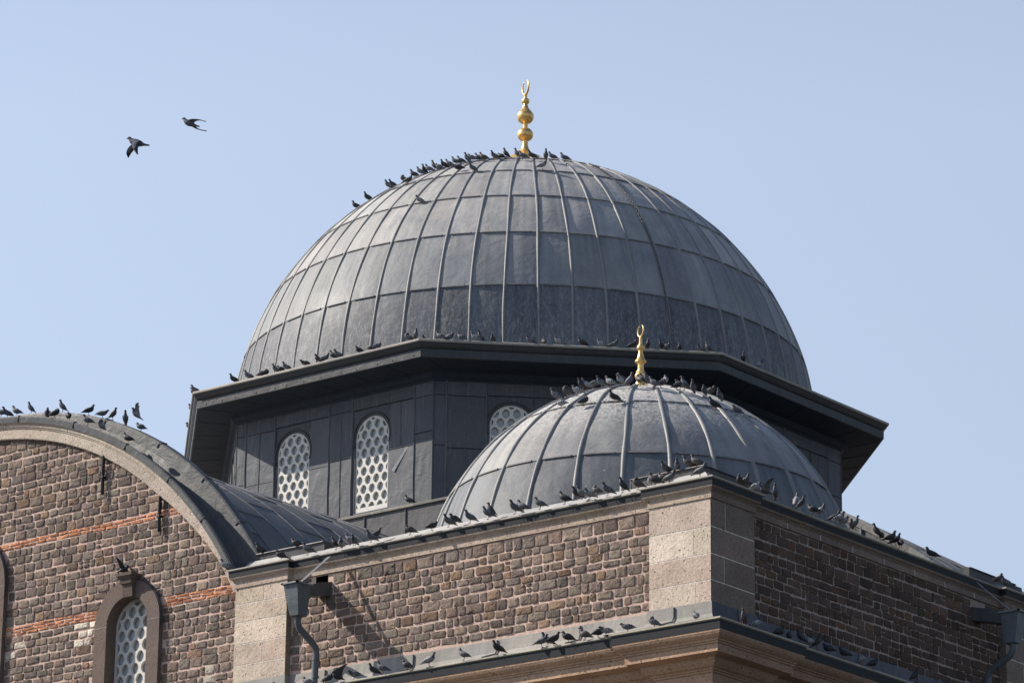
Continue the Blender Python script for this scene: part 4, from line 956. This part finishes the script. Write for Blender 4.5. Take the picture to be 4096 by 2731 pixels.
(1.024, -4.179, 37.975, -2.31, 'u', 'g', 1.07, 'grey barred pigeon standing tall facing left, nineteenth from left of those on the big dome', 'pigeons on the big dome'),
(1.852, -4.951, 37.311, -1.99, 'n', 'g', 0.97, 'grey barred pigeon facing left, twentieth from left of those on the big dome', 'pigeons on the big dome'),
(0.254, -3.026, 38.575, -2.44, 'h', 'g', 1.06, 'grey barred pigeon hunched facing left, twenty-first from left of those on the big dome', 'pigeons on the big dome'),
(1.289, -3.988, 38.038, -2.91, 'n', 'd', 1.03, 'dark pigeon facing left, twenty-second from left of those on the big dome', 'pigeons on the big dome'),
(1.46, -3.976, 38.013, -2.79, 'n', 'c', 1.05, 'brownish mottled pigeon facing left, twenty-third from left of those on the big dome', 'pigeons on the big dome'),
(1.747, -3.827, 38.03, -2.05, 'n', 'g', 1.02, 'grey barred pigeon facing left, twenty-fourth from left of those on the big dome', 'pigeons on the big dome'),
(1.865, -3.668, 38.08, -2.95, 'h', 'd', 0.96, 'dark pigeon hunched facing left, twenty-fifth from left of those on the big dome', 'pigeons on the big dome'),
(2.001, -3.608, 38.074, -2.56, 'u', 'd', 1.06, 'dark pigeon standing tall facing left, twenty-sixth from left of those on the big dome', 'pigeons on the big dome'),
(2.278, -3.451, 38.069, -2.73, 'u', 'g', 1.04, 'grey barred pigeon standing tall facing left, twenty-seventh from left of those on the big dome', 'pigeons on the big dome'),
(2.506, -3.479, 37.983, -2.57, 'n', 'g', 0.98, 'grey barred pigeon facing left, twenty-eighth from left of those on the big dome', 'pigeons on the big dome'),
(2.685, -3.291, 38.006, -2.28, 'n', 'c', 0.99, 'brownish mottled pigeon facing left, twenty-ninth from left of those on the big dome', 'pigeons on the big dome'),
(3.534, -3.902, 37.328, 0.54, 'n', 'p', 1.05, 'pale grey pigeon facing right, thirtieth from left of those on the big dome', 'pigeons on the big dome'),
(3.03, -3.089, 37.961, -0.91, 'u', 'g', 1.05, 'grey barred pigeon standing tall, thirty-first from left of those on the big dome', 'pigeons on the big dome'),
(3.154, -2.921, 37.977, -2.46, 'n', 'g', 0.97, 'grey barred pigeon facing left, thirty-second from left of those on the big dome', 'pigeons on the big dome'),
(3.444, -2.728, 37.921, -2.53, 'n', 'g', 1.06, 'grey barred pigeon facing left, thirty-third from left of those on the big dome', 'pigeons on the big dome'),
(15.165, -18.229, 24.832, -2.41, 'n', 'g', 1.08, 'grey barred pigeon facing left, first from left of those on the small dome', 'pigeons on the small dome'),
(15.767, -18.843, 24.407, -2.96, 'l', 'p', 0.99, 'pale grey pigeon leaning forward facing left, second from left of those on the small dome', 'pigeons on the small dome'),
(15.381, -18.094, 24.929, -2.21, 'p', 'c', 1.04, 'brownish mottled pigeon preening facing left, third from left of those on the small dome', 'pigeons on the small dome'),
(15.733, -18.179, 24.883, -2.42, 'h', 'p', 1.04, 'pale grey pigeon hunched facing left, fourth from left of those on the small dome', 'pigeons on the small dome'),
(15.403, -17.552, 25.198, -2.11, 'n', 'd', 1.04, 'dark pigeon facing left, fifth from left of those on the small dome', 'pigeons on the small dome'),
(16.375, -18.817, 24.355, 0.71, 'p', 'd', 1.02, 'dark pigeon preening facing right, sixth from left of those on the small dome', 'pigeons on the small dome'),
(15.478, -17.503, 25.221, -2.31, 'n', 'p', 0.99, 'pale grey pigeon facing left, seventh from left of those on the small dome', 'pigeons on the small dome'),
(15.708, -17.535, 25.208, 0.83, 'h', 'g', 1.03, 'grey barred pigeon hunched facing right, eighth from left of those on the small dome', 'pigeons on the small dome'),
(16.073, -17.732, 25.098, -2.2, 'n', 'g', 1.01, 'grey barred pigeon facing left, ninth from left of those on the small dome', 'pigeons on the small dome'),
(16.318, -17.721, 25.071, -2.94, 'n', 'p', 1.02, 'pale grey pigeon facing left, tenth from left of those on the small dome', 'pigeons on the small dome'),
(17.048, -18.554, 24.373, -2.13, 'n', 'd', 1.03, 'dark pigeon facing left, eleventh from left of those on the small dome', 'pigeons on the small dome'),
(16.544, -17.605, 25.083, -2.33, 'n', 'p', 1.0, 'pale grey pigeon facing left, twelfth from left of those on the small dome', 'pigeons on the small dome'),
(15.881, -16.651, 25.477, -2.61, 'n', 'd', 1.04, 'dark pigeon facing left, thirteenth from left of those on the small dome', 'pigeons on the small dome'),
(16.771, -17.621, 25.022, 0.25, 'u', 'g', 1.06, 'grey barred pigeon standing tall facing right, fourteenth from left of those on the small dome', 'pigeons on the small dome'),
(16.886, -17.39, 25.089, 2.61, 'n', 'c', 1.08, 'brownish mottled pigeon facing away, fifteenth from left of those on the small dome', 'pigeons on the small dome'),
(16.272, -16.369, 25.491, -2.83, 'n', 'd', 0.96, 'dark pigeon facing left, sixteenth from left of those on the small dome', 'pigeons on the small dome'),
(16.968, -17.194, 25.138, -2.09, 'u', 'g', 1.0, 'grey barred pigeon standing tall facing left, seventeenth from left of those on the small dome', 'pigeons on the small dome'),
(17.301, -17.372, 24.957, -2.7, 'n', 'g', 1.0, 'grey barred pigeon facing left, eighteenth from left of those on the small dome', 'pigeons on the small dome'),
(17.366, -17.228, 24.987, 0.82, 'p', 'c', 0.97, 'brownish mottled pigeon preening facing right, nineteenth from left of those on the small dome', 'pigeons on the small dome'),
(16.657, -16.078, 25.461, 2.23, 'n', 'p', 1.04, 'pale grey pigeon facing away, twentieth from left of those on the small dome', 'pigeons on the small dome'),
(17.645, -17.001, 24.944, 0.88, 'p', 'd', 0.95, 'dark pigeon preening facing right, twenty-first from left of those on the small dome', 'pigeons on the small dome'),
(17.611, -16.816, 25.015, -2.17, 'h', 'p', 1.01, 'pale grey pigeon hunched facing left, twenty-second from left of those on the small dome', 'pigeons on the small dome'),
(17.68, -16.745, 25.001, -2.54, 'u', 'g', 1.02, 'grey barred pigeon standing tall facing left, twenty-third from left of those on the small dome', 'pigeons on the small dome'),
(17.923, -16.764, 24.874, -1.12, 'n', 'g', 1.07, 'grey barred pigeon facing the viewer, twenty-fourth from left of those on the small dome', 'pigeons on the small dome'),
(18.054, -16.503, 24.864, -1.18, 'h', 'g', 1.02, 'grey barred pigeon hunched facing the viewer, twenty-fifth from left of those on the small dome', 'pigeons on the small dome'),
(17.446, -15.43, 25.242, 0.34, 'h', 'c', 1.03, 'brownish mottled pigeon hunched facing right, twenty-sixth from left of those on the small dome', 'pigeons on the small dome'),
(18.673, -17.005, 24.294, -2.08, 'n', 'd', 1.06, 'dark pigeon facing left, twenty-seventh from left of those on the small dome', 'pigeons on the small dome'),
(18.344, -16.327, 24.719, -1.26, 'n', 'g', 1.03, 'grey barred pigeon facing the viewer, twenty-eighth from left of those on the small dome', 'pigeons on the small dome'),
(18.882, -16.403, 24.293, -2.09, 'h', 'g', 0.98, 'grey barred pigeon hunched facing left, twenty-ninth from left of those on the small dome', 'pigeons on the small dome'),
(8.997, -22.37, 20.93, -2.56, 'n', 'p', 1.04, 'pale grey pigeon facing left, first from left on the upper left gutter', 'pigeons on the upper left gutter'),
(9.481, -21.75, 21.36, -2.24, 'n', 'd', 1.01, 'dark pigeon facing left, second from left on the upper left gutter', 'pigeons on the upper left gutter'),
(10.669, -22.37, 20.93, -2.34, 'h', 'd', 1.04, 'dark pigeon hunched facing left, third from left on the upper left gutter', 'pigeons on the upper left gutter'),
(10.557, -21.75, 21.36, -2.62, 'h', 'd', 1.03, 'dark pigeon hunched facing left, fourth from left on the upper left gutter', 'pigeons on the upper left gutter'),
(11.456, -22.37, 20.93, -2.4, 'n', 'g', 1.04, 'grey barred pigeon facing left, fifth from left on the upper left gutter', 'pigeons on the upper left gutter'),
(12.292, -22.37, 20.93, -2.46, 'n', 'd', 0.99, 'dark pigeon facing left, sixth from left on the upper left gutter', 'pigeons on the upper left gutter'),
(12.417, -22.37, 20.93, -0.96, 'h', 'p', 1.07, 'pale grey pigeon hunched facing the viewer, seventh from left on the upper left gutter', 'pigeons on the upper left gutter'),
(12.38, -22.02, 21.09, -2.78, 'n', 'g', 0.97, 'grey barred pigeon facing left, eighth from left on the upper left gutter', 'pigeons on the upper left gutter'),
(12.809, -22.37, 20.93, -1.38, 'h', 'g', 1.06, 'grey barred pigeon hunched facing the viewer, ninth from left on the upper left gutter', 'pigeons on the upper left gutter'),
(13.289, -22.37, 20.93, -2.0, 'n', 'g', 0.98, 'grey barred pigeon facing left, tenth from left on the upper left gutter', 'pigeons on the upper left gutter'),
(13.106, -22.02, 21.09, 0.44, 'n', 'd', 0.98, 'dark pigeon facing right, eleventh from left on the upper left gutter', 'pigeons on the upper left gutter'),
(14.403, -22.37, 20.93, -2.38, 'h', 'c', 1.01, 'brownish mottled pigeon hunched facing left, twelfth from left on the upper left gutter', 'pigeons on the upper left gutter'),
(14.994, -22.37, 20.93, 0.98, 'h', 'd', 0.98, 'dark pigeon hunched facing right, thirteenth from left on the upper left gutter', 'pigeons on the upper left gutter'),
(15.473, -22.37, 20.93, -2.11, 'n', 'g', 1.01, 'grey barred pigeon facing left, fourteenth from left on the upper left gutter', 'pigeons on the upper left gutter'),
(15.356, -22.02, 21.09, -2.17, 'h', 'd', 1.05, 'dark pigeon hunched facing left, fifteenth from left on the upper left gutter', 'pigeons on the upper left gutter'),
(16.057, -22.37, 20.93, -2.07, 'n', 'g', 1.01, 'grey barred pigeon facing left, sixteenth from left on the upper left gutter', 'pigeons on the upper left gutter'),
(16.557, -22.37, 20.93, -2.37, 'n', 'g', 1.02, 'grey barred pigeon facing left, seventeenth from left on the upper left gutter', 'pigeons on the upper left gutter'),
(16.349, -22.02, 21.09, -2.78, 'u', 'd', 1.02, 'dark pigeon standing tall facing left, eighteenth from left on the upper left gutter', 'pigeons on the upper left gutter'),
(17.286, -22.37, 20.93, -2.06, 'n', 'g', 1.07, 'grey barred pigeon facing left, nineteenth from left on the upper left gutter', 'pigeons on the upper left gutter'),
(17.489, -22.37, 20.93, -2.94, 'n', 'g', 1.04, 'grey barred pigeon facing left, twentieth from left on the upper left gutter', 'pigeons on the upper left gutter'),
(17.95, -22.37, 20.93, -2.64, 'n', 'g', 0.97, 'grey barred pigeon facing left, twenty-first from left on the upper left gutter', 'pigeons on the upper left gutter'),
(18.608, -22.37, 20.93, -2.83, 'n', 'd', 1.05, 'dark pigeon facing left, twenty-second from left on the upper left gutter', 'pigeons on the upper left gutter'),
(18.672, -22.02, 21.09, -2.03, 'n', 'd', 1.02, 'dark pigeon facing left, twenty-third from left on the upper left gutter', 'pigeons on the upper left gutter'),
(18.802, -22.02, 21.09, -2.59, 'n', 'g', 1.02, 'grey barred pigeon facing left, twenty-fourth from left on the upper left gutter', 'pigeons on the upper left gutter'),
(19.27, -22.37, 20.93, -2.15, 'h', 'p', 1.05, 'pale grey pigeon hunched facing left, twenty-fifth from left on the upper left gutter', 'pigeons on the upper left gutter'),
(19.196, -22.02, 21.09, -2.9, 'p', 'c', 0.98, 'brownish mottled pigeon preening facing left, twenty-sixth from left on the upper left gutter', 'pigeons on the upper left gutter'),
(19.736, -22.37, 20.93, -2.12, 'n', 'g', 1.01, 'grey barred pigeon facing left, twenty-seventh from left on the upper left gutter', 'pigeons on the upper left gutter'),
(20.13, -22.37, 20.93, -2.32, 'u', 'd', 1.05, 'dark pigeon standing tall facing left, twenty-eighth from left on the upper left gutter', 'pigeons on the upper left gutter'),
(20.523, -22.37, 20.93, -2.34, 'p', 'c', 1.05, 'brownish mottled pigeon preening facing left, twenty-ninth from left on the upper left gutter', 'pigeons on the upper left gutter'),
(20.573, -22.02, 21.09, -0.86, 'h', 'p', 0.98, 'pale grey pigeon hunched facing the viewer, thirtieth from left on the upper left gutter', 'pigeons on the upper left gutter'),
(20.948, -22.37, 20.93, -2.78, 'n', 'd', 1.08, 'dark pigeon facing left, thirty-first from left on the upper left gutter', 'pigeons on the upper left gutter'),
(20.911, -22.02, 21.09, -2.95, 'h', 'd', 1.04, 'dark pigeon hunched facing left, thirty-second from left on the upper left gutter', 'pigeons on the upper left gutter'),
(20.783, -21.75, 21.36, -2.1, 'n', 'c', 0.98, 'brownish mottled pigeon facing left, thirty-third from left on the upper left gutter', 'pigeons on the upper left gutter'),
(21.314, -22.37, 20.93, 0.23, 'n', 'g', 1.0, 'grey barred pigeon facing right, thirty-fourth from left on the upper left gutter', 'pigeons on the upper left gutter'),
(21.068, -21.75, 21.36, -1.07, 'n', 'g', 1.01, 'grey barred pigeon facing the viewer, thirty-fifth from left on the upper left gutter', 'pigeons on the upper left gutter'),
(21.365, -21.75, 21.36, -2.55, 'n', 'c', 1.07, 'brownish mottled pigeon facing left, thirty-sixth from left on the upper left gutter', 'pigeons on the upper left gutter'),
(21.566, -21.75, 21.36, -2.85, 'n', 'c', 1.07, 'brownish mottled pigeon facing left, thirty-seventh from left on the upper left gutter', 'pigeons on the upper left gutter'),
(22.087, -22.37, 20.93, 0.22, 'n', 'g', 1.07, 'grey barred pigeon facing right, thirty-eighth from left on the upper left gutter', 'pigeons on the upper left gutter'),
(22.37, -21.374, 20.93, -1.06, 'h', 'd', 1.04, 'dark pigeon hunched facing the viewer, first from left on the shaded upper right gutter', 'pigeons on the upper right gutter'),
(22.37, -21.211, 20.93, 0.18, 'n', 'c', 1.01, 'brownish mottled pigeon facing right, second from left on the shaded upper right gutter', 'pigeons on the upper right gutter'),
(22.37, -20.798, 20.93, 0.84, 'h', 'p', 1.03, 'pale grey pigeon hunched facing right, third from left on the shaded upper right gutter', 'pigeons on the upper right gutter'),
(22.37, -20.438, 20.93, -2.18, 'w', 'c', 0.97, 'brownish mottled pigeon with raised wings, fourth from left on the shaded upper right gutter', 'pigeons on the upper right gutter'),
(22.37, -20.076, 20.93, -1.0, 'u', 'g', 1.03, 'grey barred pigeon standing tall, fifth from left on the shaded upper right gutter', 'pigeons on the upper right gutter'),
(22.37, -19.295, 20.93, 1.78, 'u', 'p', 1.06, 'pale grey pigeon standing tall facing away, sixth from left on the shaded upper right gutter', 'pigeons on the upper right gutter'),
(22.02, -18.593, 21.09, 0.58, 'u', 'd', 0.98, 'dark pigeon standing tall facing right, seventh from left on the shaded upper right gutter', 'pigeons on the upper right gutter'),
(22.37, -18.643, 20.93, -2.75, 'h', 'd', 1.03, 'dark pigeon hunched facing left, eighth from left on the shaded upper right gutter', 'pigeons on the upper right gutter'),
(22.37, -18.401, 20.93, 0.22, 'n', 'p', 0.98, 'pale grey pigeon facing right, ninth from left on the shaded upper right gutter', 'pigeons on the upper right gutter'),
(22.02, -17.301, 21.09, 0.48, 'n', 'd', 0.98, 'dark pigeon facing right, tenth from left on the shaded upper right gutter', 'pigeons on the upper right gutter'),
(22.37, -17.671, 20.93, 0.89, 'n', 'p', 1.03, 'pale grey pigeon facing right, eleventh from left on the shaded upper right gutter', 'pigeons on the upper right gutter'),
(22.37, -17.504, 20.93, 1.06, 'h', 'p', 1.04, 'pale grey pigeon hunched facing right, twelfth from left on the shaded upper right gutter', 'pigeons on the upper right gutter'),
(22.02, -16.63, 21.09, -1.1, 'h', 'd', 0.99, 'dark pigeon hunched facing the viewer, thirteenth from left on the shaded upper right gutter', 'pigeons on the upper right gutter'),
(22.37, -17.051, 20.93, 0.3, 'u', 'g', 0.98, 'grey barred pigeon standing tall facing right, fourteenth from left on the shaded upper right gutter', 'pigeons on the upper right gutter'),
(22.37, -16.172, 20.93, -2.37, 'u', 'd', 1.05, 'dark pigeon standing tall facing left, fifteenth from left on the shaded upper right gutter', 'pigeons on the upper right gutter'),
(22.37, -16.014, 20.93, 2.04, 'h', 'd', 0.99, 'dark pigeon hunched facing away, sixteenth from left on the shaded upper right gutter', 'pigeons on the upper right gutter'),
(22.37, -15.655, 20.93, 0.96, 'n', 'd', 1.07, 'dark pigeon facing right, seventeenth from left on the shaded upper right gutter', 'pigeons on the upper right gutter'),
(22.37, -15.454, 20.93, 0.26, 'n', 'd', 0.96, 'dark pigeon facing right, eighteenth from left on the shaded upper right gutter', 'pigeons on the upper right gutter'),
(22.37, -15.246, 20.93, 2.49, 'h', 'd', 1.01, 'dark pigeon hunched facing away, nineteenth from left on the shaded upper right gutter', 'pigeons on the upper right gutter'),
(22.37, -13.961, 20.93, -2.55, 'n', 'd', 1.03, 'dark pigeon facing left, twentieth from left on the shaded upper right gutter', 'pigeons on the upper right gutter'),
(22.37, -11.189, 20.93, 0.92, 'n', 'c', 0.96, 'brownish mottled pigeon facing right, twenty-first from left on the shaded upper right gutter', 'pigeons on the upper right gutter'),
(22.02, -10.214, 21.09, -2.02, 'n', 'g', 1.07, 'grey barred pigeon facing left, twenty-second from left on the shaded upper right gutter', 'pigeons on the upper right gutter'),
(11.18, -22.92, 17.78, -2.56, 'h', 'd', 1.01, 'dark pigeon hunched facing left, first from left on the lower left ledge', 'pigeons on the lower left ledge'),
(12.052, -22.92, 17.78, -2.7, 'h', 'p', 1.03, 'pale grey pigeon hunched facing left, second from left on the lower left ledge', 'pigeons on the lower left ledge'),
(12.344, -22.62, 17.86, 0.38, 'p', 'd', 1.02, 'dark pigeon preening facing right, third from left on the lower left ledge', 'pigeons on the lower left ledge'),
(12.898, -22.92, 17.78, -2.08, 'w', 'd', 1.02, 'dark pigeon with raised wings facing left, fourth from left on the lower left ledge', 'pigeons on the lower left ledge'),
(13.101, -22.62, 17.86, -2.16, 'l', 'g', 0.97, 'grey barred pigeon leaning forward facing left, fifth from left on the lower left ledge', 'pigeons on the lower left ledge'),
(13.662, -22.62, 17.86, -2.1, 'n', 'd', 0.97, 'dark pigeon facing left, sixth from left on the lower left ledge', 'pigeons on the lower left ledge'),
(14.159, -22.92, 17.78, -2.76, 'n', 'g', 1.04, 'grey barred pigeon facing left, seventh from left on the lower left ledge', 'pigeons on the lower left ledge'),
(14.845, -22.92, 17.78, -2.67, 'h', 'c', 0.97, 'brownish mottled pigeon hunched facing left, eighth from left on the lower left ledge', 'pigeons on the lower left ledge'),
(15.443, -22.92, 17.78, 0.26, 'n', 'p', 1.05, 'pale grey pigeon facing right, ninth from left on the lower left ledge', 'pigeons on the lower left ledge'),
(16.389, -22.92, 17.78, -2.94, 'n', 'g', 0.96, 'grey barred pigeon facing left, tenth from left on the lower left ledge', 'pigeons on the lower left ledge'),
(17.304, -22.92, 17.78, -2.04, 'n', 'd', 1.05, 'dark pigeon facing left, eleventh from left on the lower left ledge', 'pigeons on the lower left ledge'),
(18.45, -22.92, 17.78, 0.54, 'n', 'g', 0.98, 'grey barred pigeon facing right, twelfth from left on the lower left ledge', 'pigeons on the lower left ledge'),
(18.372, -22.62, 17.86, -2.12, 'n', 'g', 1.05, 'grey barred pigeon facing left, thirteenth from left on the lower left ledge', 'pigeons on the lower left ledge'),
(18.754, -22.92, 17.78, 0.83, 'n', 'd', 1.02, 'dark pigeon facing right, fourteenth from left on the lower left ledge', 'pigeons on the lower left ledge'),
(19.138, -22.92, 17.78, -2.45, 'h', 'd', 1.08, 'dark pigeon hunched facing left, fifteenth from left on the lower left ledge', 'pigeons on the lower left ledge'),
(19.33, -22.62, 17.86, -2.45, 'n', 'p', 0.96, 'pale grey pigeon facing left, sixteenth from left on the lower left ledge', 'pigeons on the lower left ledge'),
(19.582, -22.92, 17.78, -2.89, 'h', 'c', 1.03, 'brownish mottled pigeon hunched facing left, seventeenth from left on the lower left ledge', 'pigeons on the lower left ledge'),
(19.904, -22.92, 17.78, 0.89, 'h', 'd', 1.03, 'dark pigeon hunched facing right, eighteenth from left on the lower left ledge', 'pigeons on the lower left ledge'),
(20.099, -22.92, 17.78, -2.24, 'l', 'p', 0.99, 'pale grey pigeon leaning forward facing left, nineteenth from left on the lower left ledge', 'pigeons on the lower left ledge'),
(20.644, -22.92, 17.78, -2.6, 'l', 'g', 0.98, 'grey barred pigeon leaning forward facing left, twentieth from left on the lower left ledge', 'pigeons on the lower left ledge'),
(21.326, -22.92, 17.78, -2.6, 'p', 'g', 0.98, 'grey barred pigeon preening facing left, twenty-first from left on the lower left ledge', 'pigeons on the lower left ledge'),
(22.36, -22.92, 17.78, 2.57, 'h', 'g', 0.97, 'grey barred pigeon hunched facing away, twenty-second from left on the lower left ledge', 'pigeons on the lower left ledge'),
(22.92, -22.056, 17.78, -1.19, 'u', 'c', 1.04, 'brownish mottled pigeon standing tall, first from left on the shaded lower right ledge', 'pigeons on the lower right ledge'),
(22.92, -21.598, 17.78, 0.57, 'n', 'p', 0.99, 'pale grey pigeon facing right, second from left on the shaded lower right ledge', 'pigeons on the lower right ledge'),
(22.92, -20.798, 17.78, 1.13, 'h', 'd', 1.07, 'dark pigeon hunched facing right, third from left on the shaded lower right ledge', 'pigeons on the lower right ledge'),
(22.92, -20.43, 17.78, 1.97, 'h', 'd', 0.97, 'dark pigeon hunched facing away, fourth from left on the shaded lower right ledge', 'pigeons on the lower right ledge'),
(22.92, -19.988, 17.78, -2.48, 'u', 'd', 1.02, 'dark pigeon standing tall facing left, fifth from left on the shaded lower right ledge', 'pigeons on the lower right ledge'),
(22.92, -19.696, 17.78, 0.52, 'p', 'p', 1.03, 'pale grey pigeon preening facing right, sixth from left on the shaded lower right ledge', 'pigeons on the lower right ledge'),
(22.92, -19.428, 17.78, 0.84, 'u', 'd', 1.06, 'dark pigeon standing tall facing right, seventh from left on the shaded lower right ledge', 'pigeons on the lower right ledge'),
(22.92, -18.964, 17.78, -2.73, 'h', 'd', 1.03, 'dark pigeon hunched facing left, eighth from left on the shaded lower right ledge', 'pigeons on the lower right ledge'),
(22.92, -18.384, 17.78, -2.91, 'n', 'd', 0.96, 'dark pigeon facing left, ninth from left on the shaded lower right ledge', 'pigeons on the lower right ledge'),
(22.92, -17.714, 17.78, 0.23, 'n', 'p', 0.97, 'pale grey pigeon facing right, tenth from left on the shaded lower right ledge', 'pigeons on the lower right ledge'),
(22.92, -17.319, 17.78, 0.94, 'h', 'd', 1.0, 'dark pigeon hunched facing right, eleventh from left on the shaded lower right ledge', 'pigeons on the lower right ledge'),
(22.92, -15.677, 17.78, 0.66, 'u', 'd', 1.01, 'dark pigeon standing tall facing right, twelfth from left on the shaded lower right ledge', 'pigeons on the lower right ledge'),
(5.805, -22.38, 21.34, 0.38, 'w', 'd', 0.96, 'dark pigeon fluttering on the keystone of the gable window', ''),
(3.424, -9.35, 26.27, -2.79, 'n', 'd', 1.06, 'dark pigeon on the lead ledge right of the drum windows', '')]
cache = {}
for i, (x_, y_, z_, hd, po, to, sc_, lab, grp) in enumerate(BIRDS):
    k = (po, to)
    if k not in cache:
        o = pigeon_mesh(po, to, [(.8, .75, -.1), (.8, .65, -.15)] if po == 'w' else None).build('pigeon', M['bird'], None, True, sharp=60); cache[k] = o.data
    else:
        o = bpy.data.objects.new('pigeon', cache[k]); COL.objects.link(o)
    o.location = (x_, y_, z_); o.rotation_euler = (0, 0, hd); s_ = sc_ * 1.07; o.scale = (s_, s_, s_)
    o['label'] = lab; o['category'] = 'pigeon'
    if grp: o['group'] = grp
def flyer(loc, hd, pitch, roll, tone, wings, lab, pose='l'):
    o = pigeon_mesh(pose, tone, wings).build('pigeon', M['bird'], None, True, sharp=60)
    o.location = loc; o.rotation_euler = (roll, pitch, hd); o.scale = (1.15, 1.15, 1.15); o['label'] = lab; o['category'] = 'pigeon'; o['group'] = 'pigeons in flight'
def along(p, t):
    v = Vector(p) - Vector(CAM_LOC); return Vector(CAM_LOC) + v.normalized() * t
FL1 = along((2.489, -19.220, 33.486), 63); FL2 = along((.42, -15.20, 35.78), 76)
HL = math.atan2(-RGT.y, -RGT.x)
flyer(FL1, HL, R_(-6), R_(6), 'g', [(.5, -.62, .60), (.30, -.80, .0)], 'lower of two flying pigeons, wings swept down, left of the big dome')
flyer(FL2, HL, R_(-14), R_(8), 'g', [(.7, .10, -.80), (.6, -.10, -.85)], 'upper of two flying pigeons, wings drawn back, left of the big dome')
flyer((5.05, -21.5, 25.42), HL + R_(25), R_(-28), R_(-8), 'p', [(.6, .7, .2), (.55, .42, .55)], 'pale pigeon landing with spread wings above the arched gable ridge')
